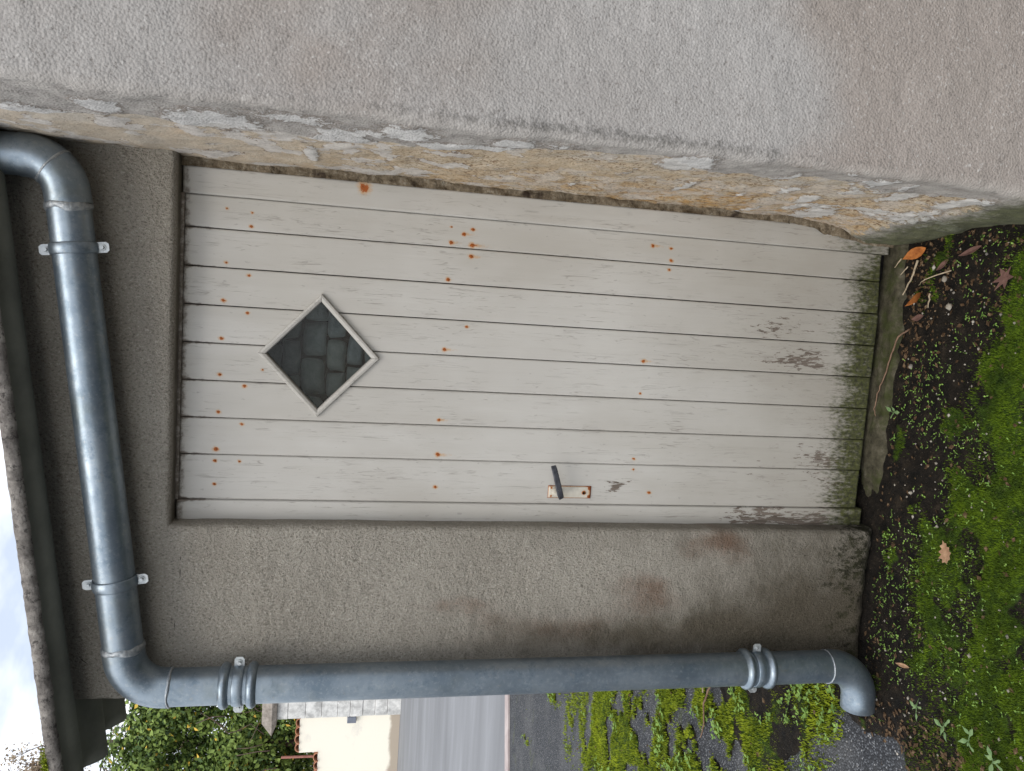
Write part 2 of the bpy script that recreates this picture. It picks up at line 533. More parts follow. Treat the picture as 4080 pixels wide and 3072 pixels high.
def make_fibre():
    s = M('fibre_cement', rough=0.95, spec=0.1)
    n = s.noise(16, 6, 0.7)
    c = s.ramp(n, [(0.34, (0.09, 0.082, 0.076)), (0.5, (0.23, 0.212, 0.195)), (0.66, (0.42, 0.395, 0.36))])
    c = s.mix(s.step(s.noise(6, 5, 0.7, s.vec(loc=(1, 5, 2))), 0.60, 0.68), c, (0.40, 0.38, 0.33))
    c = s.mix(s.mul(s.step(s.noise(70, 5, 0.75), 0.54, 0.62), 0.75), c, (0.050, 0.046, 0.045))
    MAT['fibre'] = s.done(c, None, s.bump(s.add(n, s.noise(110, 5, 0.7)), 0.9, 0.006))
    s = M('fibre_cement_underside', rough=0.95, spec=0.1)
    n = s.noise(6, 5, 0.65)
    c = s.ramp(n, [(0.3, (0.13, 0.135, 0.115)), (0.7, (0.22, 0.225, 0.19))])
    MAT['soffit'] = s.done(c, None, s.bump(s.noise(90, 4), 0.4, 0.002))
make_fibre()

def make_misc():
    s = M('mortar', rough=0.97, spec=0.1)
    n = s.noise(70, 5, 0.7)
    c = s.ramp(n, [(0.3, (0.085, 0.066, 0.045)), (0.55, (0.205, 0.165, 0.115)), (0.75, (0.34, 0.31, 0.25))])
    c = s.mix(s.step(s.noise(11, 4, 0.6), 0.60, 0.72), c, (0.045, 0.032, 0.024))
    MAT['mortar'] = s.done(c, None, s.bump(s.noise(45, 5, 0.7), 1.0, 0.012))
    s = M('sill_stone', rough=0.95, spec=0.15)
    n = s.noise(30, 6, 0.7)
    c = s.ramp(n, [(0.3, (0.022, 0.020, 0.013)), (0.55, (0.070, 0.063, 0.042)), (0.75, (0.130, 0.118, 0.088))])
    c = s.mix(s.mul(s.step(s.noise(12, 5, 0.65, s.vec(loc=(2, 1, 0))), 0.48, 0.64), 0.75), c, (0.038, 0.046, 0.013))
    MAT['sill'] = s.done(c, None, s.bump(s.noise(120, 5, 0.7), 0.8, 0.004))
    s = M('dark_stone', rough=0.85, spec=0.25)
    n = s.noise(26, 6, 0.65)
    oi = s.t.nodes.new('ShaderNodeObjectInfo')
    c = s.ramp(n, [(0.3, (0.10, 0.135, 0.155)), (0.7, (0.27, 0.31, 0.31))])
    c = s.mix(s.mul(oi.outputs['Random'], 0.45), c, (0.25, 0.26, 0.20))
    MAT['darkstone'] = s.done(c, None, s.bump(s.noise(60, 5), 0.9, 0.005))
    s = M('earth_mortar', rough=1.0, spec=0.05)
    MAT['earth'] = s.done(s.ramp(s.noise(30, 4), [(0.3, (0.008, 0.008, 0.009)), (0.7, (0.025, 0.022, 0.02))]))
    # old lever paint: graphite with chips of the door's paint
    s = M('worn_black_iron', rough=0.45, spec=0.4, metallic=0.3)
    n = s.noise(150, 4, 0.65)
    c = s.mix(s.step(n, 0.66, 0.70), s.ramp(s.noise(70, 3), [(0.3, (0.030, 0.032, 0.040)), (0.7, (0.075, 0.078, 0.09))]), (0.5, 0.48, 0.44))
    MAT['iron'] = s.done(c, None, s.bump(n, 0.3, 0.001))
    s = M('rust', rough=0.95, spec=0.1)
    MAT['rust'] = s.done(s.ramp(s.noise(400, 4, 0.6), [(0.3, (0.16, 0.040, 0.010)), (0.7, (0.46, 0.15, 0.030))]))
    s = M('black_void', rough=1.0, spec=0.0)
    MAT['void'] = s.done((0.006, 0.006, 0.006))
    # plate paint over rusty steel; wear.R = rust
    s = M('painted_rusty_steel', rough=0.6, spec=0.3)
    rust, g_, b_, a_ = s.attr()
    rn = s.noise(160, 5, 0.7)
    rr = s.add(rust, s.mul(s.sub(rn, 0.5), 0.7))
    c = s.ramp(s.noise(40, 4), [(0.3, (0.46, 0.43, 0.36)), (0.7, (0.60, 0.57, 0.50))])
    c = s.mix(s.mul(s.step(rr, 0.25, 0.7), 0.8), c, (0.48, 0.22, 0.07))
    c = s.mix(s.step(rr, 0.62, 0.85), c, (0.24, 0.060, 0.014))
    MAT['plate'] = s.done(c, None, s.bump(rn, 0.4, 0.001))
    # window glass: thin sheet, dusty
    s = M('dusty_glass', rough=0.05)
    s.t.nodes.remove(s.b)
    tr = s.t.nodes.new('ShaderNodeBsdfTransparent'); tr.inputs[0].default_value = (0.90, 0.94, 0.93, 1)
    gl = s.t.nodes.new('ShaderNodeBsdfGlossy'); gl.inputs['Roughness'].default_value = 0.04
    fr = s.t.nodes.new('ShaderNodeFresnel'); fr.inputs[0].default_value = 1.5
    df = s.t.nodes.new('ShaderNodeBsdfDiffuse'); df.inputs[0].default_value = (0.45, 0.46, 0.43, 1)
    m1 = s.t.nodes.new('ShaderNodeMixShader'); m2 = s.t.nodes.new('ShaderNodeMixShader')
    s.L(s.mul(fr.outputs[0], 0.6), m1.inputs[0]); s.L(tr.outputs[0], m1.inputs[1]); s.L(gl.outputs[0], m1.inputs[2])
    X, Y, Z = s.xyz()
    low = s.step(Z, 1.62, 1.50)
    dust = s.add(s.mul(s.step(s.noise(1.0, 4, 0.7, s.vec((60, 60, 240))), 0.70, 0.76), 0.30),
                 s.mul(s.mul(low, s.noise(70, 5, 0.7)), 0.05))
    s.L(s.add(dust, 0.002), m2.inputs[0]); s.L(m1.outputs[0], m2.inputs[1]); s.L(df.outputs[0], m2.inputs[2])
    s.L(m2.outputs[0], s.out.inputs[0])
    MAT['glass'] = s.m
    s = M('cobweb', rough=0.9)
    MAT['web'] = s.done((0.22, 0.22, 0.20))
make_misc()

def make_ground():
    s = M('soil', rough=0.95, spec=0.2)
    n = s.noise(22, 6, 0.7)
    c = s.ramp(n, [(0.35, (0.005, 0.0045, 0.004)), (0.55, (0.016, 0.0125, 0.009)), (0.75, (0.045, 0.034, 0.023))])
    moss = s.fattr('moss')
    mk = s.step(s.add(moss, s.mul(s.sub(s.noise(35, 5, 0.7), 0.5), 0.5)), 0.40, 0.60)
    c = s.mix(mk, c, s.ramp(s.noise(60, 4), [(0.3, (0.014, 0.030, 0.003)), (0.7, (0.055, 0.100, 0.008))]))
    c = s.mix(s.mul(s.step(s.noise(190, 3, 0.6), 0.66, 0.70), 0.7), c, (0.20, 0.16, 0.11))
    MAT['soil'] = s.done(c, None, s.bump(s.add(n, s.noise(120, 5, 0.7)), 1.0, 0.012))
    s = M('old_asphalt', rough=0.88, spec=0.25)
    v = s.voro(130, out='Color')
    c = s.mix(s.step(s.voro(130), 0.30, 0.62), v, (0.5, 0.5, 0.5))
    sp = s.t.nodes.new('ShaderNodeSeparateColor'); s.L(v, sp.inputs[0])
    g = s.ramp(sp.outputs[0], [(0.0, (0.055, 0.060, 0.068)), (0.6, (0.120, 0.128, 0.142)), (0.9, (0.23, 0.24, 0.255)), (1.0, (0.38, 0.37, 0.35))])
    g = s.mix(s.step(s.voro(130), 0.22, 0.55), g, (0.030, 0.032, 0.036))
    g = s.mix(s.mul(s.step(s.noise(2.5, 5, 0.65), 0.45, 0.65), 0.30), g, (0.15, 0.15, 0.15))
    gm = s.step(s.noise(3.0, 6, 0.7, s.vec((1, 2.2, 1), loc=(5, 3, 0))), 0.56, 0.68)
    g = s.mix(s.mul(gm, 0.45), g, (0.075, 0.090, 0.030))
    MAT['asphalt'] = s.done(g, None, s.bump(s.voro(130), 0.8, 0.006))
    s = M('road_asphalt', rough=0.8, spec=0.3)
    st = s.noise(1.0, 5, 0.6, s.vec((0.25, 1.5, 1), rot=(0, 0, -0.33)))
    c = s.ramp(st, [(0.3, (0.175, 0.180, 0.190)), (0.55, (0.225, 0.232, 0.245)), (0.78, (0.30, 0.31, 0.325))])
    MAT['road'] = s.done(c, None, s.bump(s.noise(80, 4), 0.4, 0.005))
    s = M('kerb_stone', rough=0.85)
    MAT['kerb'] = s.done(s.ramp(s.noise(9, 5), [(0.3, (0.34, 0.28, 0.27)), (0.7, (0.48, 0.42, 0.40))]), None, s.bump(s.noise(60, 4), 0.4, 0.004))
    s = M('verge_dirt', rough=0.95)
    MAT['dirt'] = s.done(s.ramp(s.noise(6, 6, 0.7), [(0.3, (0.10, 0.085, 0.06)), (0.6, (0.24, 0.21, 0.16)), (0.75, (0.10, 0.11, 0.045))]))
    for nm, a, b, sc, tl in (('moss', (0.010, 0.026, 0.002), (0.135, 0.215, 0.006), 13, 0.3),
                             ('moss_yellow', (0.090, 0.135, 0.008), (0.33, 0.40, 0.020), 11, 0.3),
                             ('seedling', (0.045, 0.11, 0.018), (0.26, 0.40, 0.085), 45, 0.35),
                             ('weed', (0.085, 0.155, 0.060), (0.20, 0.29, 0.125), 60, 0.35)):
        s = M(nm, rough=0.75, spec=0.25)
        c = s.ramp(s.noise(sc, 5, 0.7), [(0.32, a), (0.68, b)])
        s.b.inputs['Transmission Weight'].default_value = 0.0
        MAT[nm] = s.done(c)
    s = M('litter', rough=0.95, spec=0.1)
    MAT['litter'] = s.done(s.ramp(s.noise(90, 4, 0.7), [(0.3, (0.030, 0.017, 0.010)), (0.55, (0.095, 0.060, 0.034)), (0.75, (0.32, 0.24, 0.15))]))
    s = M('pebble', rough=0.9)
    MAT['pebble'] = s.done(s.ramp(s.noise(25, 3, 0.6), [(0.3, (0.13, 0.12, 0.11)), (0.5, (0.30, 0.27, 0.22)), (0.72, (0.50, 0.47, 0.43))]))
    for nm, a, b in (('leaf_orange', (0.20, 0.060, 0.014), (0.42, 0.155, 0.040)), ('leaf_tan', (0.26, 0.15, 0.085), (0.44, 0.28, 0.175)),
                     ('leaf_mauve', (0.095, 0.050, 0.042), (0.185, 0.105, 0.085)), ('straw', (0.26, 0.20, 0.13), (0.46, 0.38, 0.27)),
                     ('twig', (0.10, 0.060, 0.040), (0.24, 0.155, 0.105))):
        s = M(nm, rough=0.8, spec=0.2)
        MAT[nm] = s.done(s.ramp(s.noise(60, 4, 0.65), [(0.3, a), (0.7, b)]), None, s.bump(s.noise(130, 3), 0.4, 0.002))
make_ground()

def make_far():
    s = M('cream_render', rough=0.9)
    g = s.step(s.noise(0.9, 5, 0.6, s.vec((1, 1, 1.4))), 0.58, 0.70)
    c = s.mix(s.mul(g, 0.45), (0.88, 0.835, 0.72), (0.58, 0.56, 0.52))
    X, Y, Z = s.xyz()
    k = s.step(s.add(Z, s.mul(s.noise(1.5, 4), 0.35)), 0.42, 0.32)
    c = s.mix(s.mul(k, 0.75), c, (0.27, 0.205, 0.15))
    MAT['cream'] = s.done(c, None, s.bump(s.noise(20, 4), 0.3, 0.01))
    s = M('whitewashed_block', rough=0.9)
    c = s.ramp(s.noise(3.5, 6, 0.7), [(0.35, (0.36, 0.36, 0.35)), (0.55, (0.66, 0.66, 0.64)), (0.7, (0.80, 0.79, 0.76))])
    MAT['white'] = s.done(c, None, s.bump(s.noise(30, 4), 0.4, 0.01))
    s = M('lichened_stone', rough=0.95)
    MAT['capstone'] = s.done(s.ramp(s.noise(9, 6, 0.7), [(0.3, (0.15, 0.13, 0.11)), (0.7, (0.38, 0.34, 0.30))]))
    s = M('terracotta', rough=0.85)
    oi = s.t.nodes.new('ShaderNodeObjectInfo')
    c = s.ramp(s.noise(7, 4), [(0.3, (0.36, 0.13, 0.065)), (0.7, (0.52, 0.24, 0.13))])
    c = s.mix(s.mul(oi.outputs['Random'], 0.35), c, (0.45, 0.30, 0.22))
    MAT['tile'] = s.done(c)
    s = M('meter_box', rough=0.6)
    MAT['meter'] = s.done(s.ramp(s.noise(8, 2), [(0.3, (0.13, 0.15, 0.19)), (0.7, (0.20, 0.22, 0.26))]))
    s = M('rusty_rod', rough=0.9)
    MAT['rod'] = s.done(s.ramp(s.noise(8, 3), [(0.3, (0.22, 0.09, 0.07)), (0.7, (0.33, 0.15, 0.12))]))
    s = M('bark', rough=0.95)
    MAT['bark'] = s.done(s.ramp(s.noise(6, 5), [(0.3, (0.07, 0.05, 0.04)), (0.7, (0.17, 0.12, 0.10))]))
    for nm, a, b, sc in (('ivy', (0.060, 0.105, 0.020), (0.24, 0.33, 0.070), 1.7), ('ivy_dark', (0.022, 0.050, 0.016), (0.085, 0.145, 0.035), 2.0),
                         ('yellow_leaf', (0.50, 0.34, 0.03), (0.62, 0.42, 0.07), 3), ('autumn', (0.26, 0.19, 0.13), (0.48, 0.39, 0.27), 2)):
        s = M(nm, rough=0.65, spec=0.3)
        MAT[nm] = s.done(s.ramp(s.noise(sc, 5, 0.7), [(0.32, a), (0.68, b)]))
make_far()

# ================================================================== SETTING
GZ = -0.055
# the big ground sheet
def ground_sheet():
    xs = np.concatenate([np.linspace(-90, -6, 12), np.linspace(-5, 3, 60), np.linspace(4, 90, 12)])
    ys = np.concatenate([np.linspace(-90, -3, 12), np.linspace(-2.5, 6, 60), np.linspace(7, 90, 12)])
    X, Y = np.meshgrid(xs, ys, indexing='ij')
    Z = np.full_like(X, GZ - 0.01) + (fbm(X * 1.3, Y * 1.3, 3) - 0.5) * 0.012 * (np.abs(X) < 5) * (np.abs(Y) < 6)
    o = np_mesh('yard_asphalt', np.stack([X, Y, Z], -1), grid_faces(len(xs), len(ys)), MAT['asphalt'], smooth=True)
    return structure(o)
ground_sheet()

def strip(name, off0, off1, z, mat, thick=None):
    """band across the street; the street runs slightly askew to the building"""
    d = Vector((-0.946, -0.324, 0)); nrm = Vector((-0.324, 0.946, 0)); p0 = Vector((-3.5, 5.05, 0))
    A = p0 + nrm * off0; B = p0 + nrm * off1
    V = []
    for P in (A, B):
        for t in (-45, 45):
            q = P + d * t; V.append((q.x, q.y, z))
    F = [(0, 1, 3, 2)]
    if thick:
        V += [(x, y, z - thick) for x, y, _ in V]
        F += [(4, 6, 7, 5), (0, 4, 5, 1), (2, 3, 7, 6), (0, 2, 6, 4), (1, 5, 7, 3)]
    o = np_mesh(name, V, F, mat)
    fix_normals(o)
    return structure(o)
strip('road', 0.0, 16.2, GZ - 0.001, MAT['road'])
strip('kerb', -0.16, 0.0, GZ + 0.006, MAT['kerb'], 0.1)

# soil along the foot of the wall
def soil_bed():
    xs = np.linspace(-1.25, 0.80, 300); ys = np.linspace(-1.1, 0.05, 190)
    X, Y = np.meshgrid(xs, ys, indexing='ij')
    edge = -0.80 + (fbm(X * 3, Y * 3, 11) - 0.5) * 0.25 - (Y + 0.45) * 0.35 * (Y < -0.3)
    fade = sstep(edge - 0.12, edge + 0.06, X)
    moss = moss_mask(X, Y)
    Z = GZ + 0.005 + (fbm(X * 9, Y * 9, 5) - 0.5) * 0.030 + (fbm(X * 40, Y * 40, 6, 3) - 0.5) * 0.010 + moss * 0.022 * (0.6 + fbm(X * 14, Y * 14, 44))
    Z = Z * fade + (GZ - 0.04) * (1 - fade)
    o = np_mesh('soil', np.stack([X, Y, Z], -1), grid_faces(len(xs), len(ys)), MAT['soil'], smooth=True, extra={'moss': moss})
    structure(o)
    return X, Y, Z

def moss_mask(X, Y):
    n = fbm(X * 4.0, Y * 4.0, 21, 4)
    # moss begins ~0.22 m out from the wall on the left, further out towards the house corner
    line = -0.25 - 0.17 * sstep(-0.25, 0.45, X) + (n - 0.5) * 0.30
    body = sstep(line + 0.10, line - 0.12, Y) * (0.35 + 0.65 * sstep(0.40, 0.58, fbm(X * 7, Y * 7, 33)))
    spots = 0.55 * sstep(0.58, 0.70, fbm(X * 9, Y * 9, 35)) * sstep(-0.06, -0.12, Y)
    return np.maximum(body, spots)
SX, SY, SZ = soil_bed()

def soil_z(x, y):
    i = np.clip(((np.asarray(x) + 1.25) / 2.05 * 299).round().astype(int), 0, 299)
    j = np.clip(((np.asarray(y) + 1.1) / 1.15 * 189).round().astype(int), 0, 189)
    return SZ[i, j]

# ================================================================== LEAN-TO
WALL_Y = -0.068
OX0, OZ1 = -0.175, 2.022           # opening: left edge and top
WX0, WX1 = -0.648, 0.775
def roof_z(x): return 2.301 + 0.1205 * (x + 0.10)     # soffit line at the wall face

lean = thing('lean_to', 'rendered lean-to with a white plank door, under a corrugated roof edge', 'building', (0.05, 0.1, GZ))

def lean_wall():
    xs = np.unique(np.concatenate([np.arange(WX0, OX0, 0.0045), np.arange(OX0, WX1, 0.0055), [OX0, WX1]]))
    zs = np.unique(np.concatenate([np.arange(-0.12, OZ1, 0.0055), np.arange(OZ1, 2.43, 0.0050), [OZ1]]))
    nu, nv = len(xs), len(zs)
    X, Z = np.meshgrid(xs, zs, indexing='ij')
    top = roof_z(X) + 0.02
    Zc = np.minimum(Z, top)
    Yv = WALL_Y + (fbm(X * 7, Z * 7, 51) - 0.5) * 0.008 + (fbm(X * 45, Z * 45, 52, 3) - 0.5) * 0.0045
    Yv -= (Z < 2.0) * 0.0
    # rounded edges of the opening, the outer corner and the foot
    r = 0.014
    wob = (fbm(Z * 9, X * 0 + 2, 61) - 0.5) * 0.008
    d1 = np.where(Z <= OZ1, OX0 - X, 9.0)
    d2 = np.where(X >= OX0, Z - OZ1, np.sqrt((OX0 - X) ** 2 + (Z - OZ1) ** 2) * (Z > OZ1) + 9 * (Z <= OZ1))
    d = np.minimum(np.clip(d1, 0, 9), np.clip(d2, 0, 9))
    rr = np.clip(r - d, 0, r)
    Yv += r - np.sqrt(np.maximum(r * r - rr * rr, 0))
    dl = np.clip(0.02 - (X - WX0), 0, 0.02)
    Yv += 0.02 - np.sqrt(np.maximum(0.0004 - dl * dl, 0))
    foot = np.clip(-0.005 + (fbm(X * 10, Z * 0, 71) - 0.5) * 0.03 - Z, 0, 0.05)
    Yv += foot ** 2 * 14
    Xc = X + np.where((X == OX0) & (Z < OZ1), wob, 0) * 0.6
    V = np.stack([Xc, Yv, Zc], -1)
    # wear
    u = X; v = Z
    u = X + (fbm(X * 9, Z * 6, 401) - 0.5) * 0.12; v = Z + (fbm(X * 6, Z * 5, 402) - 0.5) * 0.22
    red = np.exp(-(((u + 0.37) / 0.060) ** 2 + ((v - 0.70) / 0.16) ** 2)) * 0.85
    red += np.exp(-(((u + 0.225) / 0.05) ** 2 + ((v - 0.50) / 0.10) ** 2)) * 0.8
    red += np.exp(-(((u + 0.46) / 0.05) ** 2 + ((v - 1.00) / 0.35) ** 2)) * 0.55
    red += np.exp(-(((u + 0.40) / 0.03) ** 2 + ((v - 1.25) / 0.12) ** 2)) * 0.5
    damp = 0.80 * sstep(0.95, 0.1, v) + np.exp(-(((u + 0.50) / 0.07) ** 2 + ((v - 0.85) / 0.42) ** 2)) * 0.7
    damp += 0.55 * sstep(1.6, 0.2, v) * sstep(-0.2, -0.5, u)
    damp += 0.40 * np.exp(-((v - 0.95) / 0.30) ** 2) * sstep(-0.32, -0.18, u)
    algae = 0.62 * sstep(0.22, -0.03, v) * (0.4 + 0.9 * fbm(u * 12, v * 12, 5)) + 0.22 * sstep(-0.45, -0.30, u) * sstep(0.38, 0.0, v)
    algae = np.clip(algae, 0, 1)
    # hairline cracks, as a distance field in units of 10 mm
    def dist(poly):
        D = np.full(X.shape, 9.0)
        for (a, b) in zip(poly[:-1], poly[1:]):
            a = np.array(a); b = np.array(b); ab = b - a
            t = np.clip(((X - a[0]) * ab[0] + (Z - a[1]) * ab[1]) / (ab @ ab), 0, 1)
            D = np.minimum(D, np.hypot(X - a[0] - t * ab[0], Z - a[1] - t * ab[1]))
        return D
    jag = lambda pts, s: [(x + rng.normal(0, s), z + rng.normal(0, s)) for x, z in pts]
    c1 = [(OX0 - 0.0, 1.985)] + jag([(-0.20 - 0.02 * k, 1.984 + 0.0015 * k) for k in range(12)], 0.003) + [(-0.47, 2.005), (-0.51, 2.05), (-0.53, 2.08)]
    c2 = jag([(-0.53, 2.23), (-0.545, 2.20), (-0.54, 2.165), (-0.55, 2.13)], 0.004)
    c3 = jag([(-0.40, 1.86), (-0.43, 1.845), (-0.425, 1.82)], 0.003)
    D = np.minimum(np.minimum(dist(c1), dist(c2)), dist(c3) + 0.0008)
    crk = np.clip(D / 0.010 + 0.03, 0, 1)
    wear = np.stack([red, damp, algae, crk], -1)
    cx = (xs[:-1] + xs[1:]) / 2; cz = (zs[:-1] + zs[1:]) / 2
    CX, CZ = np.meshgrid(cx, cz, indexing='ij')
    keep = ~((CX > OX0) & (CZ < OZ1))
    F = grid_faces(nu, nv, keep)
    V = V.reshape(-1, 3); wear = wear.reshape(-1, 4)
    # reveals: left jamb of the opening and soffit of the lintel
    iL = int(np.argmin(abs(xs - OX0))); jT = int(np.argmin(abs(zs - OZ1)))
    jamb = [iL * nv + j for j in range(0, jT + 1)]
    lint = [i * nv + jT for i in range(iL, nu)]
    left = [0 * nv + j for j in range(nv)]
    extraV = []; extraW = []; EF = []
    def back(idx, ys, flip, wmod):
        prev = idx
        for y in ys:
            cur = []
            for k in idx:
                cur.append(len(V) + len(extraV))
                p = V[k].copy(); p[1] = y
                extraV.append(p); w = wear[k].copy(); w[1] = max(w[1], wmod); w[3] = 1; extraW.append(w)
            for a in range(len(idx) - 1):
                q = [prev[a], prev[a + 1], cur[a + 1], cur[a]]
                EF.append(q[::-1] if flip else q)
            prev = cur
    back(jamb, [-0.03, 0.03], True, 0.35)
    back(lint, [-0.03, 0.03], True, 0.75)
    back(left, [-0.02, 0.2, 0.5, 1.0, 1.6, 2.15], False, 0.3)
    V = np.vstack([V, np.array(extraV)]); wear = np.vstack([wear, np.array(extraW)])
    F = np.vstack([F, np.array(EF)])
    o = np_mesh('wall', V, F, MAT['render'], wear=wear, smooth=True, parent=lean)
    return o
lean_wall()

box('wall', WX0 + 0.003, WX1, 2.10, 2.15, -0.12, 2.20, MAT['mortar'], lean)
# corrugated fibre-cement roof, waves running down the slope (to the left)
def roof():
    xs = np.linspace(-0.845, 0.99, 60); ys = np.linspace(-0.222, 2.25, 420)
    A = 0.019
    wave = lambda y: -A * np.cos(2 * np.pi * (y + 0.152) / 0.175)
    X, Y = np.meshgrid(xs, ys, indexing='ij')
    ed = (fbm(Y * 20, Y * 0, 3) - 0.5) * 0.02
    X = X + np.where(np.arange(len(xs))[:, None] == 0, ed, 0)
    Zb = roof_z(X) - 0.004 + wave(Y)
    Zt = Zb + 0.008
    n = X.size
    V = np.vstack([np.stack([X, Y, Zb], -1).reshape(-1, 3), np.stack([X, Y, Zt], -1).reshape(-1, 3)])
    F1 = grid_faces(len(xs), len(ys))
    F = [F1[:, ::-1], F1 + n]
    nu, nv = len(xs), len(ys)
    rim = []
    for i in range(nu - 1):
        rim.append([i * nv, (i + 1) * nv, (i + 1) * nv + n, i * nv + n])
        a = i * nv + nv - 1; b = a + nv
        rim.append([b, a, a + n, b + n])
    for j in range(nv - 1):
        rim.append([j + 1, j, j + n, j + 1 + n])
        a = (nu - 1) * nv + j; rim.append([a, a + 1, a + 1 + n, a + n])
    F = np.vstack(F + [np.array(rim)])
    rp = np_mesh('roof', V, F, MAT['soffit'], smooth=True, parent=lean)
    # weathered verge strip along the front edge
    xs = np.linspace(-0.845, 0.99, 420)
    prof = [(-0.212, 0.004), (-0.222, -0.001), (-0.232, 0.004), (-0.235, 0.016), (-0.233, 0.028), (-0.222, 0.034), (-0.15, 0.032), (-0.15, 0.026), (-0.212, 0.026)]
    V = []
    for x in xs:
        for k, (y, z) in enumerate(prof):
            j = (fbm(np.array(x * 38 + k), np.array(k * 3.1), 8, 5) - 0.5) * 0.006
            V.append((x, y - abs(j) * 0.5, roof_z(x) - 0.008 + z + j))
    npf = len(prof)
    F = []
    for i in range(len(xs) - 1):
        for k in range(npf):
            F.append([i * npf + k, (i + 1) * npf + k, (i + 1) * npf + (k + 1) % npf, i * npf + (k + 1) % npf])
    F += [list(range(npf)), [(len(xs) - 1) * npf + k for k in range(npf)][::-1]]
    v = np_mesh('verge', V, F, MAT['fibre'], parent=rp, smooth=True)
    fix_normals(v)
    # a cushion of moss lodged on the verge
    V = []; F = []
    for k in range(500):
        x = rng.normal(-0.715, 0.018); y = -0.225 + rng.normal(0, 0.008); z = roof_z(x) + 0.018 + abs(rng.normal(0, 0.007))
        a = rng.uniform(0, 6.28); l = 0.008; w = 0.0018
        b = len(V)
        V += [(x - w * math.sin(a), y + w * math.cos(a), z), (x + w * math.sin(a), y - w * math.cos(a), z), (x + l * math.cos(a) * 0.7, y + l * math.sin(a) * 0.7, z + l * 0.8)]
        F.append([b, b + 1, b + 2])
    mo = np_mesh('moss_cushion', V, F, MAT['moss_yellow'], parent=rp)
roof()

# --- door frame
frame = part_empty('door_frame', lean, (0.28, 0.0, 0.0))
def wood_sheet(name, x0, x1, z0, z1, yf, depth, parent, cut=None, wearf=None, rnd=0.0009, dx=0.0032, dz=0.0045, seed=0, zbot=None):
    nx = max(6, int((x1 - x0) / dx)); nz = max(6, int((z1 - z0) / dz))
    xs = np.linspace(x0, x1, nx); zs = np.linspace(z0, z1, nz)
    X, Z = np.meshgrid(xs, zs, indexing='ij')
    if zbot is not None:
        Z = z0 + (Z - z0)  # keep
        Z = np.where(Z < z0 + 0.05, Z + (zbot(X) - z0) * (1 - (Z - z0) / 0.05), Z)
    Yv = np.full_like(X, yf) + (fbm(X * 60, Z * 2.2, seed, 3) - 0.5) * 0.0009 + (fbm(X * 6, Z * 0.8, seed + 5) - 0.5) * 0.0022
    for dd in (X - x0, x1 - X, Z - z0, z1 - Z):
        q = np.clip(rnd - dd, 0, rnd); Yv += rnd - np.sqrt(np.maximum(rnd * rnd - q * q, 0))
    wear = wearf(X, Z) if wearf else np.zeros(X.shape + (4,))
    keep = None
    if cut is not None:
        CX = (X[:-1, :-1] + X[1:, 1:]) / 2; CZ = (Z[:-1, :-1] + Z[1:, 1:]) / 2
        keep = ~cut(CX, CZ)
        F = grid_faces(nx, nz, keep)
    else:
        F = grid_faces(nx, nz)
    V = np.stack([X, Yv, Z], -1).reshape(-1, 3); W = wear.reshape(-1, 4)
    ring = [i * nz for i in range(nx)] + [(nx - 1) * nz + j for j in range(1, nz)] + [i * nz + nz - 1 for i in range(nx - 2, -1, -1)] + [j for j in range(nz - 2, 0, -1)]
    bv = V[ring].copy(); bv[:, 1] = yf + depth
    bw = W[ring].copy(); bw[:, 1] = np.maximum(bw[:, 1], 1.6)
    nb = len(ring); base = len(V)
    V = np.vstack([V, bv]); W = np.vstack([W, bw])
    EF = [[ring[(k + 1) % nb], ring[k], base + k, base + (k + 1) % nb] for k in range(nb)]
    if cut is not None:
        EF = [f for f in EF if not cut(V[f[0], 0], V[f[0], 2])]
    F = np.vstack([F, np.array(EF)])
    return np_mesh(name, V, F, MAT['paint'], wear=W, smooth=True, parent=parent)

PX = [-0.1225, 0.0] + [0.099 * k for k in range(1, 7)] + [0.6765]
DC = (0.278, 1.665); DH = (0.166, 0.159)     # diamond centre and half sizes
def dia(X, Z, s=0.0): return np.abs(X - DC[0]) / (DH[0] - s) + np.abs(Z - DC[1]) / (DH[1] - s)

NAILS = [  # x, z, size, streak  (metres on the door)
]
_px = [(490, 450, .5, .2), (488, 567, .6, .2), (483, 649, .8, .2), (478, 731, .8, .2), (475, 809, .8, .2), (472, 890, .8, .2), (466, 970, 1, .2), (464, 995, .8, .2), (463, 1046, .7, .2),
       (545, 460, .5, .2), (543, 489, .7, .2), (538, 595, .7, .3), (535, 676, .7, .2), (528, 834, .8, .3), (522, 916, .7, .2), (517, 997, .6, .2), (567, 799, .5, .1),
       (975, 490, .5, .3), (1022, 496, .8, .4), (1003, 506, .9, .8), (975, 524, .9, .7), (1020, 530, 1.1, 1.4), (1018, 554, 1., .8), (968, 604, .9, .3), (1008, 706, .7, .3), (960, 755, .9, .8), (948, 907, .8, .7), (945, 982, 1., 1.0), (940, 1052, .8, .2),
       (1411, 531, .9, 1.0), (1450, 537, .7, .3), (1450, 563, .8, .2), (1446, 583, .7, .2), (1390, 780, .9, .8), (1383, 850, .6, .2), (1369, 991, .7, .2), (1368, 1014, .6, .2), (1402, 1064, .8, .2)]
_M = (r2, d2, fwd)
def door_pt(X, Y, y=0.0):
    """measured position of a nail on the door plane"""
    s_ = 4080 / 2212; u = (3072 - Y * s_ - 1536) / 3070; v = (X * s_ - 2040) / 3070
    d = r2 * u + d2 * v + fwd
    o = Vector((0.4537, -2.1349, 1.5693)); t = (y - o.y) / d.y
    p = o + d * t
    return p.x, p.z
for X_, Y_, a_, b_ in _px:
    x_, z_ = door_pt(X_, Y_)
    NAILS.append((x_, z_, a_, b_))
STAIN = door_pt(787, 404, -0.012)

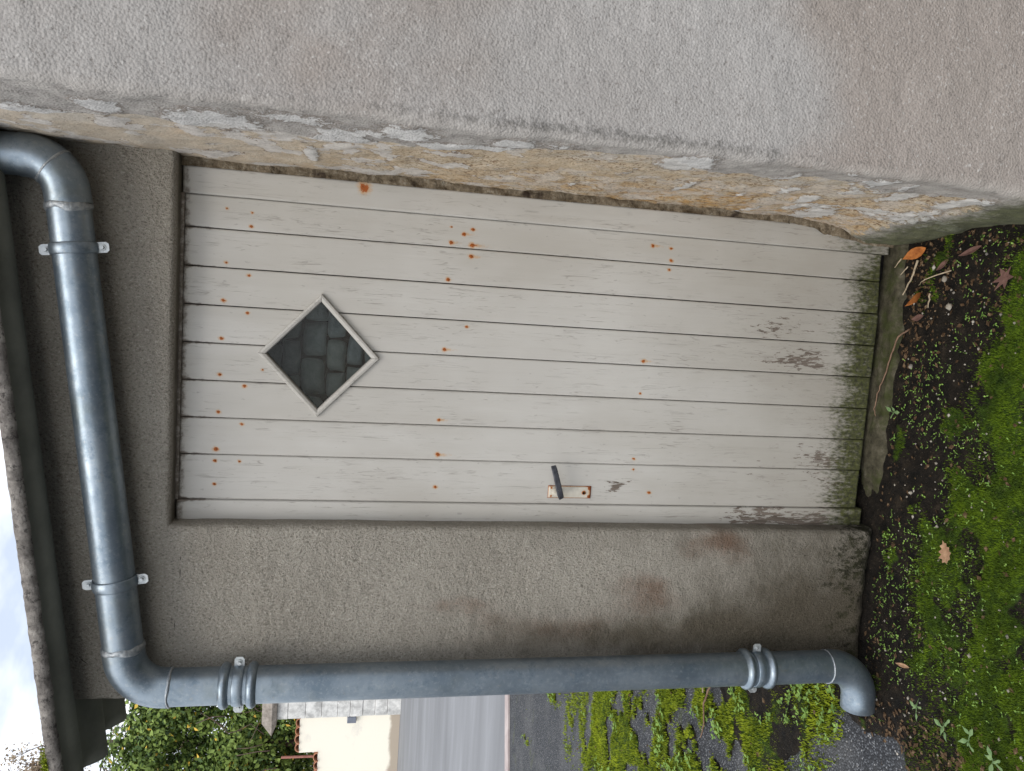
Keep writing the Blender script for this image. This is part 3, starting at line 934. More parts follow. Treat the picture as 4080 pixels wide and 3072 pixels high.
def door_wear(X, Z):
    rust = np.zeros_like(X)
    for (x, z, s, l) in NAILS:
        m_ = (np.abs(X - x) < 0.03) & (Z < z + 0.03) & (Z > z - 0.16)
        if not m_.any(): continue
        dx_ = X[m_] - x; dz_ = Z[m_] - z
        d_ = np.hypot(dx_, dz_ * 0.8)
        core = 1.2 * np.exp(-(d_ / (0.0068 * s)) ** 2)
        st = np.where(dz_ < 0, np.exp(-(dx_ / (0.0052 * s)) ** 2) * np.exp(dz_ / (0.030 * l + 1e-4)) * (0.85 * min(1, 0.4 + l)), 0)
        rust[m_] = np.maximum(rust[m_], np.maximum(core, st))
    grime = np.zeros_like(X)
    # mildew along board joints near the head, and a darker band below the head
    jd = np.min(np.abs(X[..., None] - np.array(PX[:-1])), -1)
    grime += np.exp(-(jd / 0.005) ** 2) * sstep(1.84, 1.99, Z) * 0.75
    grime += sstep(1.985, 2.012, Z) * 0.55
    grime += 0.16 * sstep(1.90, 1.97, Z)
    # dirt held under the lower mouldings of the little window
    e = dia(X, Z)
    grime += np.where((Z < DC[1]), np.exp(-((e - 1.0) / 0.045) ** 2) * 0.70, 0)
    grime += np.exp(-(jd / 0.004) ** 2) * sstep(0.25, 0.0, Z) * 0.5
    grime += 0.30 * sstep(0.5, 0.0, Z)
    algae = sstep(0.19, -0.01, Z + (fbm(X * 20, Z * 2, 9) - 0.5) * 0.10) * 1.0 - 0.25 * sstep(0.55, 0.70, X) + 0.06
    algae = np.clip(algae, 0, 1) * (Z < 0.3)
    peel = np.zeros_like(X) + 0.06
    peel += 0.52 * sstep(0.85, 0.25, Z) * sstep(0.34, 0.56, fbm(X * 11, Z * 3.0, 77))
    for (x, z, wx, wz, a) in ((0.345, 0.20, 0.030, 0.05, 0.60), (0.335, 0.29, 0.02, 0.09, 0.45), (0.43, 0.34, 0.03, 0.08, 0.35), (-0.072, 0.81, 0.030, 0.030, 1.0), (-0.055, 0.76, 0.020, 0.04, 0.7),
                              (0.03, 0.13, 0.04, 0.07, 0.42), (-0.05, 0.10, 0.05, 0.08, 0.45), (0.22, 0.25, 0.03, 0.05, 0.3), (0.39, 1.02, 0.05, 0.25, 0.28), (0.29, 0.90, 0.03, 0.3, 0.25)):
        peel += a * np.exp(-((X - x) / wx) ** 2 - ((Z - z) / wz) ** 2)
    peel = np.clip(peel, 0, 1)
    return np.stack([rust, np.clip(grime, 0, 1), algae, peel], -1)

def frame_wear(X, Z):
    w = door_wear(X, Z)
    w[..., 0] = 0
    d_ = np.hypot((X - STAIN[0]) / 0.020, (Z - STAIN[1]) / 0.018)
    w[..., 0] = np.maximum(w[..., 0], 1.0 * np.exp(-d_ ** 2 * 1.1))
    w[..., 3] += (0.15 + 0.62 * sstep(0.36, 0.55, fbm(X * 25, Z * 5, 83))) * sstep(0.60, 0.38, Z) * sstep(0.04, 0.12, Z) * (X < 0)
    w[..., 1] += np.exp(-((X + 0.185) / 0.006) ** 2) * 0.5
    return w
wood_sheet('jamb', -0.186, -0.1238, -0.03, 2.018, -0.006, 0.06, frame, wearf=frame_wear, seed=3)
def rwear(X, Z):
    w = frame_wear(X, Z)
    w[..., 2] = np.clip(sstep(0.30, 0.05, Z) * 0.6, 0, 1) * (Z < 0.3)
    return w
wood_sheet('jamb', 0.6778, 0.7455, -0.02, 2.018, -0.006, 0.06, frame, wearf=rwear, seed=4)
def hwear(X, Z):
    w = np.zeros(X.shape + (4,)); w[..., 1] = 0.50 + 0.4 * sstep(2.005, 2.02, Z)
    return w
wood_sheet('head', -0.1238, 0.6778, 2.0145, 2.045, -0.007, 0.05, frame, wearf=hwear, seed=5)

# --- door leaf: eight boards
door = part_empty('door', lean, (0.28, 0.0, 0.0))
door['label'] = 'white painted plank door with a diamond-shaped window'
cutf = lambda X, Z: dia(X, Z, 0.012) < 1.0
def zbot(X): return -0.012 + 0.012 * sstep(0.45, 0.68, X)
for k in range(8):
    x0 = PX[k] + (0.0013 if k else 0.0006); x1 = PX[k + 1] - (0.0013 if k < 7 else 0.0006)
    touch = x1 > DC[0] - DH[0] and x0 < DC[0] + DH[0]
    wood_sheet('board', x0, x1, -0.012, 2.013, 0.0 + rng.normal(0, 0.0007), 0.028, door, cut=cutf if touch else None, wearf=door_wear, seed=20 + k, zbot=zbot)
# dark sheet added behind the boards so that no light slips through the joints
def backing():
    P = []
    o = [(-0.19, -0.03), (0.745, -0.03), (0.745, 2.05), (-0.19, 2.05)]
    i = [(DC[0], DC[1] - DH[1]), (DC[0] + DH[0], DC[1]), (DC[0], DC[1] + DH[1]), (DC[0] - DH[0], DC[1])]
    V = [(x, 0.029, z) for x, z in o + i] + [(x, 0.050, z) for x, z in o + i]
    F = [(0, 1, 5, 4), (0, 4, 7), (1, 2, 5), (2, 6, 5), (2, 3, 6), (3, 7, 6), (3, 0, 7)]
    F = [list(f) for f in F]
    F += [[a + 8 for a in f][::-1] for f in F] + [[4, 5, 13, 12], [5, 6, 14, 13], [6, 7, 15, 14], [7, 4, 12, 15]]
    b = np_mesh('light_block', V, F, MAT['earth'], parent=door)
    fix_normals(b)
backing()

# diamond window: four mitred mouldings and the pane
def window():
    cx, cz = DC
    out = [(cx, cz + DH[1]), (cx + DH[0], cz), (cx, cz - DH[1]), (cx - DH[0], cz)]
    wd = 0.021
    inn = [(cx, cz + DH[1] - wd), (cx + DH[0] - wd, cz), (cx, cz - DH[1] + wd), (cx - DH[0] + wd, cz)]
    for k in range(4):
        a0, a1 = Vector(out[k]), Vector(out[(k + 1) % 4]); b0, b1 = Vector(inn[k]), Vector(inn[(k + 1) % 4])
        g = 0.0006 * (a1 - a0).normalized()
        a0, b0 = a0 + g, b0 + g; a1, b1 = a1 - g, b1 - g
        n = 50; V = []; W = []
        prof = [(0.0, 0.004), (0.0, -0.008), (0.10, -0.0115), (0.45, -0.0125), (0.85, -0.010), (1.0, -0.006), (1.0, 0.022)]
        for i in range(n + 1):
            t = i / n
            o_ = a0.lerp(a1, t); q_ = b0.lerp(b1, t)
            for (f, y) in prof:
                p = o_.lerp(q_, f)
                V.append((p.x, y + rng.normal(0, 0.0002), p.y))
                W.append((0, 0.30 if k in (1, 2) and f < 0.05 else 0.05, 0, 0.10))
        npf = len(prof)
        F = [[i * npf + j, i * npf + j + 1, (i + 1) * npf + j + 1, (i + 1) * npf + j] for i in range(n) for j in range(npf - 1)]
        F += [list(range(npf)), [n * npf + j for j in range(npf)][::-1]]
        o = np_mesh('window_moulding', V, F, MAT['paint'], wear=W, parent=door)
        fix_normals(o)
    e = 0.010
    pts = [(cx, cz + DH[1] - e), (cx + DH[0] - e, cz), (cx, cz - DH[1] + e), (cx - DH[0] + e, cz)]
    V = [(x, 0.012, z) for x, z in pts] 
    np_mesh('window_pane', V, [[0, 3, 2, 1]], MAT['glass'], parent=door)
    # strands of cobweb behind the pane, lower right
    lst = []
    for k in range(16):
        a = Vector((cx + rng.uniform(-0.03, 0.09), 0.016, cz - rng.uniform(0.02, 0.09)))
        b = a + Vector((rng.normal(0, 0.05), rng.uniform(0, 0.02), rng.normal(0, 0.05)))
        if dia(np.array(a.x), np.array(a.z), 0.03) > 1 or dia(np.array(b.x), np.array(b.z), 0.03) > 1: continue
        lst.append(tube_vf([a, (a + b) / 2 + Vector((0, 0, -0.004)), b], 0.00022, 4))
    if lst:
        V, F = join_vf(lst)
        np_mesh('cobweb', V, F, MAT['web'], parent=door)
window()

# nails
def nails():
    th = np.linspace(0, 2 * np.pi, 9)[:-1]
    V = [(0, -0.0022, 0)]
    V += [(0.0022 * math.cos(a), -0.0018, 0.0022 * math.sin(a)) for a in th]
    V += [(0.0030 * math.cos(a), 0.0006, 0.0030 * math.sin(a)) for a in th]
    F = [[0, 1 + (k + 1) % 8, 1 + k] for k in range(8)] + [[1 + k, 1 + (k + 1) % 8, 9 + (k + 1) % 8, 9 + k] for k in range(8)]
    me = bpy.data.meshes.new('nail_head'); me.from_pydata(V, [], F); me.materials.append(MAT['rust'])
    for (x, z, s, l) in NAILS:
        o = bpy.data.objects.new('nail_head', me); col.objects.link(o)
        attach(o, door); o.location = (x, 0.0, z); o.scale = (s, 1, s)
nails()

# handle
def handle():
    x0, x1, z0, z1 = -0.104, -0.067, 0.872, 1.003
    nx, nz = 26, 60
    xs = np.linspace(x0, x1, nx); zs = np.linspace(z0, z1, nz)
    X, Z = np.meshgrid(xs, zs, indexing='ij')
    e = np.minimum(np.minimum(X - x0, x1 - X), np.minimum(Z - z0, z1 - Z))
    Y = -0.0052 + np.clip(0.004 - e, 0, 0.004) * 1.1
    rust = np.exp(-(e / 0.0022) ** 2) * 0.85 + 0.8 * np.exp(-(((Z - z0) / 0.009) ** 2)) + 0.1
    for (px, pz) in ((-0.0975, 0.994), (-0.0735, 0.994), (-0.0975, 0.880), (-0.0735, 0.880)):
        rust += np.exp(-((X - px) ** 2 + (Z - pz) ** 2) / 0.0038 ** 2) * 0.9
    rust += np.exp(-((X + 0.086) ** 2 + (Z - 0.895) ** 2) / 0.008 ** 2) * 0.7
    W = np.stack([rust, 0 * X, 0 * X, 0 * X], -1)
    V = np.stack([X, Y, Z], -1).reshape(-1, 3)
    F = grid_faces(nx, nz)
    p = np_mesh('handle_plate', V, F, MAT['plate'], wear=W.reshape(-1, 4), smooth=True, parent=door)
    # keyhole: a sunken dark slot standing just proud in a rusty collar
    cx, cz = -0.0865, 0.895
    V, F = join_vf([tube_vf([(cx, -0.0050, cz), (cx, -0.0078, cz)], [0.0058, 0.0052], 14)])
    o = np_mesh('keyhole_collar', V, F, MAT['rust'], parent=door); fix_normals(o)
    V, F = join_vf([tube_vf([(cx, -0.0070, cz + 0.0012), (cx, -0.0084, cz + 0.0012)], 0.0036, 12), box_vf(cx - 0.0013, cx + 0.0013, -0.0083, -0.0070, cz - 0.0058, cz + 0.001)])
    o = np_mesh('keyhole', V, F, MAT['void'], parent=door); fix_normals(o)
    # spindle boss
    bx, bz = -0.084, 0.982
    path = [(bx, -0.004, bz), (bx, -0.012, bz), (bx, -0.020, bz), (bx, -0.038, bz)]
    V, F = tube_vf(path, [0.0125, 0.0115, 0.0085, 0.0075], 18)
    W = [(0.12, 0, 0, 0)] * len(V)
    o = np_mesh('handle_boss', V, F, MAT['plate'], wear=W, parent=door); fix_normals(o)
    # flat bent lever pointing right and slightly up, chipped at its tip
    pts = [(-0.094, -0.040, 0.972), (-0.085, -0.046, 0.977), (-0.060, -0.049, 0.985), (-0.030, -0.049, 0.994), (-0.008, -0.047, 1.001), (0.000, -0.042, 1.003)]
    hh = [0.0075, 0.0085, 0.0085, 0.0080, 0.0080, 0.0070]; tt = [0.004, 0.0045, 0.004, 0.0036, 0.0034, 0.003]
    V = []; F = []
    prof = [(-1, -0.5), (-0.7, -1), (0.7, -1), (1, -0.5), (1, 0.5), (0.7, 1), (-0.7, 1), (-1, 0.5)]
    for i, p in enumerate(pts):
        a = Vector(pts[max(0, i - 1)]); b = Vector(pts[min(len(pts) - 1, i + 1)])
        t = (b - a).normalized(); n = Vector((0, -1, 0)); n = (n - t * n.dot(t)).normalized(); s = t.cross(n)
        for (u, v) in prof:
            V.append(tuple(Vector(p) + s * u * hh[i] + n * v * tt[i]))
    for i in range(len(pts) - 1):
        for k in range(8):
            F.append([i * 8 + k, i * 8 + (k + 1) % 8, (i + 1) * 8 + (k + 1) % 8, (i + 1) * 8 + k])
    F += [list(range(8)), [(len(pts) - 1) * 8 + k for k in range(8)][::-1]]
    o = np_mesh('handle_lever', V, F, MAT['iron'], parent=door); fix_normals(o)
handle()

# ragged mortar between the right jamb and the stone of the house
def mortar():
    zs = np.linspace(-0.03, 2.03, 420); us = np.linspace(0, 1, 9)
    U, Z = np.meshgrid(us, zs, indexing='ij')
    low = sstep(0.36, 0.02, Z + (fbm(Z * 20, Z * 0, 95) - 0.5) * 0.10)
    X = 0.7445 - 0.045 * low + U * (0.05 + 0.045 * low)
    Y = -0.006 - 0.022 * U ** 2 + (fbm(U * 4, Z * 26, 91) - 0.5) * 0.022
    Y = Y - 0.014 * low * (0.3 + U)
    np_mesh('joint_mortar', np.stack([X, Y, Z], -1), grid_faces(9, 420), MAT['mortar'], smooth=True, parent=lean)
mortar()

# worn stone sill under the door
def sill():
    xs = np.linspace(-0.13, 0.74, 170); prof_n = 26
    V = []
    for x in xs:
        for k in range(prof_n):
            t = k / (prof_n - 1)
            y = 0.03 - t * 0.098
            z = -0.030 - 0.03 * max(0, (t - 0.80) / 0.20) ** 1.5
            y += (float(fbm(np.array(x * 14), np.array(3.0), 4)) - 0.5) * 0.03 * t
            z += (float(fbm(np.array(x * 12), np.array(t * 3.0), 14)) - 0.5) * 0.012
            dl = min(1, max(0, (x + 0.10) / 0.16)); z -= (1 - dl) * 0.025
            V.append((x, y, z))
    o = np_mesh('door_sill', np.array(V), grid_faces(len(xs), prof_n), MAT['sill'], smooth=True, parent=lean)
sill()

# ================================================================== STONE WALL INSIDE
inner = thing('stone_wall', 'dark rubble wall inside, seen through the diamond window pane', 'wall', (0.2, 0.30, GZ))
def stones():
    Vb, Fb = box_vf(WX0 + 0.01, WX1, 0.235, 0.37, -0.12, 2.26)
    o = np_mesh('backing', Vb, Fb, MAT['earth'], parent=inner); fix_normals(o)
    heights = [0.058, 0.066, 0.052, 0.060, 0.072, 0.055, 0.063, 0.058, 0.066]
    z = 1.42
    r_ = random.Random(5)
    for ci, hgt in enumerate(heights):
        x = -0.02 + r_.uniform(-0.05, 0)
        while x < 0.60:
            w = r_.uniform(0.060, 0.110)
            # a rounded stone: superellipse front, bulging towards the door
            n1, n2 = 9, 8
            V = []
            cx, cz = x + w / 2, z + hgt / 2
            jx = [r_.uniform(-1, 1) for _ in range(8)]
            for i in range(n1):
                for j in range(n2):
                    a = -1 + 2 * i / (n1 - 1); b = -1 + 2 * j / (n2 - 1)
                    f = (1 - abs(a) ** 9) * (1 - abs(b) ** 9)
                    px = a * (w / 2 - 0.0015) * (1 - 0.05 * abs(b) ** 5) + jx[0] * 0.005 * b + jx[1] * 0.004 * b * b
                    pz = b * (hgt / 2 - 0.0015) * (1 - 0.06 * abs(a) ** 5) + jx[2] * 0.005 * a + jx[3] * 0.005 * a * a
                    V.append((cx + px, 0.234 - 0.026 * f ** 0.5 - 0.007 * jx[4] * a - 0.006 * jx[5] * b - 0.004 * jx[6], cz + pz))
            o = np_mesh('stone', np.array(V), grid_faces(n1, n2), MAT['darkstone'], smooth=True, parent=inner)
            x += w + r_.uniform(0.000, 0.006)
        z += hgt
stones()

# ================================================================== HOUSE (right): rendered face, bare stone return
house = thing('house', 'grey rendered house wall with a flaking bare-stone corner beside the plank door', 'house', (1.0, -0.4, GZ))
def house_wall():
    AY = -0.685      # face plane
    AX = 0.766       # return plane
    rad = 0.020
    ya = np.arange(0.40, -0.02, -0.05); yb = np.arange(-0.02, AY + rad, -0.0050)
    prof = [(AX, y, 0.0, -1.0, 0.0, 1.0) for y in np.concatenate([ya, yb])]
    for k in range(9):
        a = k / 8 * math.pi / 2
        prof.append((AX + rad - rad * math.cos(a), AY + rad - rad * math.sin(a), 0, -math.cos(a), -math.sin(a), 1 - k / 8))
    for x in np.concatenate([np.arange(AX + rad + 0.006, 1.55, 0.007), np.arange(1.6, 6.0, 0.25)]):
        prof.append((x, AY, 0, 0.0, -1.0, 0.0))
    prof = np.array(prof)
    zs = np.concatenate([np.arange(-0.14, 2.62, 0.0062), np.arange(2.65, 5.2, 0.1)])
    nu, nv = len(prof), len(zs)
    PX_, Z = np.meshgrid(prof[:, 0], zs, indexing='ij'); PY, _ = np.meshgrid(prof[:, 1], zs, indexing='ij')
    NX = np.repeat(prof[:, 3][:, None], nv, 1); NY = np.repeat(prof[:, 4][:, None], nv, 1); RET = np.repeat(prof[:, 5][:, None], nv, 1)
    rmask = (RET > 0.5)
    # masks on the return (coordinates y,z)
    Yc = PY
    bound = -0.56 + (fbm(Z * 5, Yc * 2, 101, 4) - 0.5) * 0.24 + 0.12 * sstep(1.10, 1.5, Z)
    stone = np.where(RET > 0.02, np.clip(0.5 + (Yc - bound) * 6, 0, 1), 0) * RET
    stone *= 1 - 0.85 * sstep(0.22, 0.05, Z)
    flake = np.zeros_like(Z)
    for (y, z, sy, sz, a) in ((-0.58, 0.91, .085, .050, 1.1), (-0.60, 1.28, .055, .05, .8), (-0.595, 1.49, .07, .065, .8), (-0.50, 1.86, .10, .09, .95), (-0.545, 2.055, .06, .035, 1.1), (-0.60, 1.70, .05, .10, .7),
                              (-0.62, .47, .05, .035, .8), (-0.52, .19, .09, .035, 1.0), (-0.25, 1.69, .10, .02, .8), (-0.30, .79, .10, .022, .75), (-0.40, .56, .08, .022, .7), (-0.55, .66, .06, .022, .8), (-0.30, .45, .06, .03, .8), (-0.12, .32, .10, .045, 1.0),
                              (-0.35, .16, .10, .03, .75), (-0.08, .50, .07, .015, .8), (-0.20, 1.05, .05, .012, .6), (-0.42, .98, .07, .014, .6), (-0.25, .62, .05, .015, .6), (-0.45, .30, .10, .03, .85), (-0.60, 2.25, .05, .02, .9)):
        flake = np.maximum(flake, a * np.exp(-((Yc - y) / (sy * 1.25)) ** 2 - ((Z - z) / (sz * 1.25)) ** 2))
    bandf = np.exp(-((Yc - bound + 0.05) / 0.11) ** 2) * sstep(0.42, 0.60, fbm(Yc * 8, Z * 8, 177, 4)) * (0.25 + 0.75 * sstep(0.95, 1.3, Z))
    flake = np.maximum(flake, bandf * 0.72)
    flake = np.maximum(flake, 0.62 * sstep(0.62, 0.72, fbm(Yc * 7, Z * 7, 178, 4)) * sstep(1.1, 0.6, Z))
    flake *= RET
    algae = RET * (0.95 * sstep(0.26, 0.02, Z) * sstep(-0.85, -0.3, Yc + 0.2) + 0.35 * sstep(0.5, 0.1, Z) * sstep(-0.45, -0.62, Yc)) + (1 - RET) * 0.5 * sstep(0.25, -0.05, Z)
    dface = PX_ - AX
    dirt = (1 - RET) * (0.95 * np.exp(-(dface / 0.032) ** 2) * (0.35 + 0.65 * np.exp(-((Z - 1.10) / 0.45) ** 2)) + 0.25 * np.exp(-(dface / 0.10) ** 2)) + RET * 0.10
    amber = RET * (0.20 + 0.95 * np.exp(-((Z - 0.62) / 0.38) ** 2) * sstep(-0.50, -0.12, Yc) + 0.55 * np.exp(-((Z - 1.95) / 0.05) ** 2 - ((Yc + 0.32) / 0.06) ** 2) + 0.25 * sstep(-0.35, 0.0, Yc))
    # relief, pushed out along the normal
    D = (fbm(PX_ * 5 + Yc * 5, Z * 5, 111) - 0.5) * 0.012 + (fbm(PX_ * 38 + Yc * 38, Z * 38, 113, 3) - 0.5) * 0.0035
    D += RET * ((fbm(Yc * 13, Z * 13, 120, 5) - 0.5) * 0.013)
    fl = fbm(Yc * 24, Z * 34, 123, 4)
    D += 0.0030 * sstep(0.42, 0.60, flake + (fl - 0.5) * 0.7) * RET
    D -= 0.006 * sstep(0.45, 0.55, stone) * RET
    # bulging foot of the return beside the door, and rough edge against the mortar
    D += RET * sstep(0.34, 0.0, Z) * (0.030 + 0.022 * sstep(-0.25, -0.02, Yc)) * (0.75 + 0.5 * fbm(Yc * 9, Z * 9, 131))
    D += RET * sstep(-0.35, -0.10, Yc) * 0.007
    edge_n = (fbm(Z * 17, Yc * 0, 141, 4) - 0.5)
    D -= RET * np.clip(Yc + 0.045 + edge_n * 0.04, 0, 0.05) * 0.10 * (Yc < 0.0)
    D += (1 - RET) * np.exp(-(dface / 0.03) ** 2) * (fbm(Z * 30, PX_ * 30, 151, 3) - 0.5) * 0.006
    D = np.where(PX_ > 1.55, 0, D)
    V = np.stack([PX_ + NX * D, PY + NY * D, Z], -1)
    W = np.stack([stone, flake, np.clip(algae, 0, 1), np.clip(dirt, 0, 1)], -1)
    np_mesh('wall', V, grid_faces(nu, nv), MAT['house'], wear=W.reshape(-1, 4), smooth=True, parent=house, extra={'ret': RET, 'amber': np.clip(amber, 0, 1)})
house_wall()

# ================================================================== DOWNPIPE
pipe = thing('downpipe', 'blue-grey zinc downpipe running along the wall and down to an angled outlet', 'downpipe', (-0.58, -0.135, GZ))
PR = 0.0475; PY_ = -0.137
VX = -0.5795
def hz(x): return 2.109 + 0.1208 * (x + 0.468)
def arc(c, a0, a1, r, n=14):
    return [(c[0] + r * math.cos(a0 + (a1 - a0) * k / n), PY_, c[1] + r * math.sin(a0 + (a1 - a0) * k / n)) for k in range(n + 1)]
def fillet(p0, p1, p2, r, n=14):
    p0, p1, p2 = Vector(p0), Vector(p1), Vector(p2)
    a = (p0 - p1).normalized(); b = (p2 - p1).normalized()
    ang = a.angle(b); d = r / math.tan(ang / 2)
    s, e = p1 + a * d, p1 + b * d
    c = p1 + (a + b).normalized() * (r / math.sin(ang / 2))
    out = []
    v0, v1 = s - c, e - c
    th = v0.angle(v1)
    for k in range(n + 1):
        t = k / n
        q = (v0 * math.sin((1 - t) * th) + v1 * math.sin(t * th)) / math.sin(th)
        out.append(c + q)
    return out
RX = 0.716
pA = (RX, PY_, 3.2); pB = (RX, PY_, hz(RX)); pC = (VX, PY_, hz(VX)); pD = (VX, PY_, 0.0); 
eb1 = fillet(pA, pB, pC, 0.085)
eb2 = fillet(pB, pC, pD, 0.098)
ctr = (VX - 0.108, 0.112)
eb3 = [Vector(p) for p in arc(ctr, 0, -math.pi / 2 * 1.0, 0.108)]
def out(p, q, ext):
    d = (Vector(q) - Vector(p)).normalized(); return Vector(q) + d * ext
tube('pipe_section', [pA, eb1[0]], PR, MAT['zinc'], pipe, 32, False)
tube('elbow', [eb1[0] + Vector((0, 0, 0.012))] + eb1 + [out(eb1[-2], eb1[-1], 0.03)], PR + 0.0022, MAT['zinc'], pipe, 32, False)
tube('pipe_section', [eb1[-1], eb2[0]], PR, MAT['zinc'], pipe, 32, False)
tube('elbow', [eb2[0] + (eb2[0] - eb2[1]).normalized() * 0.022] + eb2 + [out(eb2[-2], eb2[-1], 0.012)], PR + 0.0022, MAT['zinc'], pipe, 32, False)
tube('pipe_section', [eb2[-1], eb3[0]], PR, MAT['zinc'], pipe, 32, False)
def shoe():
    path = [eb3[0] + Vector((0, 0, 0.014))] + eb3 + [out(eb3[-2], eb3[-1], 0.030)]
    V1, F1 = tube_vf(path, PR + 0.002, 32, False)
    V2, F2 = tube_vf(path, PR - 0.0005, 32, False)
    n = len(path); b = len(V1)
    V = V1 + V2; F = F1 + [[i + b for i in f][::-1] for f in F2]
    for k in range(32):
        a = (n - 1) * 32
        F.append([a + k, a + (k + 1) % 32, b + a + (k + 1) % 32, b + a + k])
    np_mesh('outlet_shoe', V, F, MAT['zinc'], parent=pipe, smooth=True)
shoe()
def ring(name, p, d, r, mat, w=0.006, bump=0.0016, jit=0.0012, n=40):
    """a soldered seam or rolled bead round the pipe at p, axis d"""
    p = Vector(p); d = Vector(d).normalized()
    a = Vector((0, 1, 0)); a = (a - d * a.dot(d)).normalized(); b = d.cross(a)
    ph = p.x * 40 + p.z * 13
    prof = [(-1, -0.001), (-0.75, 0.55), (-0.3, 0.95), (0.3, 0.95), (0.75, 0.55), (1, -0.001)]
    V = []
    for k in range(n):
        th = 2 * math.pi * k / n
        off = jit * (math.sin(2 * th + ph) + 0.6 * math.sin(5 * th + 2 * ph)); s = 1 + (0.22 * math.sin(3 * th + ph) + 0.12 * math.sin(8 * th) if jit > 0 else 0)
        for (u, v) in prof:
            V.append(tuple(p + d * (u * w * s + off) + (a * math.cos(th) + b * math.sin(th)) * (r + v * bump)))
    m_ = len(prof)
    F = [[k * m_ + j, k * m_ + j + 1, ((k + 1) % n) * m_ + j + 1, ((k + 1) % n) * m_ + j] for k in range(n) for j in range(m_ - 1)]
    o = np_mesh(name, V, F, mat, parent=pipe, smooth=True); fix_normals(o)
    return o
hd = Vector((1, 0, 0.1208)).normalized()
ring('solder_seam', eb1[-1] - hd * 0.034, hd, PR, MAT['solder'], 0.010, 0.0042, 0.003)
ring('solder_seam', eb1[7], eb1[8] - eb1[6], PR + 0.002, MAT['solder'], 0.003, 0.002, 0.0012)
ring('solder_seam', eb2[0] + hd * 0.024, hd, PR, MAT['solder'], 0.009, 0.0040, 0.0025)
ring('solder_seam', eb2[-1] - Vector((0, 0, 0.014)), (0, 0, 1), PR, MAT['solder'], 0.004, 0.0035, 0.0012)
ring('solder_seam', eb3[0] + Vector((0, 0, 0.016)), (0, 0, 1), PR, MAT['solder'], 0.0022, 0.0030, 0.0003)

def bolt(name, x, y, z, parent):
    V1, F1 = tube_vf([(x, y, z), (x, y - 0.002, z)], [0.0085, 0.008], 16)
    V2, F2 = tube_vf([(x, y - 0.0015, z), (x, y - 0.0085, z)], [0.0055, 0.0050], 6)
    V, F = join_vf([(V1, F1), (V2, F2)])
    o = np_mesh(name, V, F, MAT['galv'], parent=parent); fix_normals(o)

def clamp(centre, axis, rough_beads=False):
    """strap over the pipe with an ear on either side, bolted to the wall"""
    c = Vector(centre); ax = Vector(axis).normalized(); side = Vector((0, 1, 0)).cross(ax).normalized(); front = Vector((0, -1, 0))
    w = 0.0135; r0 = PR + 0.0008; r1 = PR + 0.0040
    br = part_empty('bracket', pipe, c)
    prof = [(-1, r0), (-1, r1 - 0.001), (-0.8, r1), (-0.3, r1 + 0.0016), (0.3, r1 + 0.0016), (0.8, r1), (1, r1 - 0.001), (1, r0)]
    V = []; n = 30
    for k in range(n + 1):
        th = -math.pi * 0.60 + math.pi * 1.20 * k / n
        dr = front * math.cos(th) + side * math.sin(th)
        for (u, r) in prof:
            V.append(tuple(c + ax * u * w + dr * r))
    m_ = len(prof)
    F = [[k * m_ + j, k * m_ + j + 1, (k + 1) * m_ + j + 1, (k + 1) * m_ + j] for k in range(n) for j in range(m_ - 1)]
    o = np_mesh('strap', V, F, MAT['zinc'], parent=br, smooth=True); fix_normals(o)
    for s in (-1, 1):
        # ear: rounded flat tab set forward of the wall
        yy = PY_ + 0.004
        base = PR - 0.002; L = 0.0305; hw = 0.0125
        ol = [(-hw, base), (hw, base), (hw, base + L - 0.006), (hw * 0.6, base + L), (-hw * 0.6, base + L), (-hw, base + L - 0.006)]
        V = []
        for y in (yy, yy - 0.0032):
            for (u, v) in ol:
                p = c + ax * u + side * s * v; V.append((p.x, y, p.z))
        k = len(ol)
        F = [list(range(k)), [k + i for i in range(k)][::-1]] + [[i, (i + 1) % k, k + (i + 1) % k, k + i] for i in range(k)]
        e = np_mesh('ear', V, F, MAT['galv'], parent=br); fix_normals(e)
        q = c + side * s * (base + L * 0.52)
        bolt('bolt', q.x, yy - 0.0032, q.z, br)
    tube('stud', [(c.x, c.y + PR - 0.004, c.z), (c.x, WALL_Y + 0.01, c.z)], 0.0045, MAT['galv'], br, 8)
    if rough_beads:
        for dz in (0.034, -0.034):
            ring('bead', c + ax * dz, ax, PR - 0.001, MAT['zinc'], 0.0135, 0.0125, 0.0, 40)
clamp((0.512, PY_, hz(0.512)), hd)
clamp((-0.300, PY_, hz(-0.300)), hd)
clamp((VX, PY_, 1.829), (0, 0, 1), True)
clamp((VX, PY_, 0.362), (0, 0, 1), True)

# ================================================================== GROUND COVER
def blades(n, xf, zf, length, width, name, mat, label, cat, tri=2):
    P = xf(n)
    n = len(P)
    z = zf(P[:, 0], P[:, 1])
    V = np.zeros((n, tri, 3, 3)); 
    for k in range(tri):
        a = rng.uniform(0, 2 * np.pi, n); tilt = rng.uniform(0.15, 0.95, n); L = length * rng.uniform(0.6, 1.4, n); w = width * rng.uniform(0.7, 1.3, n)
        ox = rng.normal(0, length * 0.35, n); oy = rng.normal(0, length * 0.35, n)
        bx = P[:, 0] + ox; by = P[:, 1] + oy
        V[:, k, 0] = np.stack([bx - np.sin(a) * w, by + np.cos(a) * w, z - 0.002], -1)
        V[:, k, 1] = np.stack([bx + np.sin(a) * w, by - np.cos(a) * w, z - 0.002], -1)
        V[:, k, 2] = np.stack([bx + np.cos(a) * np.sin(tilt) * L, by + np.sin(a) * np.sin(tilt) * L, z + np.cos(tilt) * L], -1)
    V = V.reshape(-1, 3)
    F = np.arange(len(V)).reshape(-1, 3)
    o = np_mesh(name, V, F, mat)
    return stuff(o, label, cat)

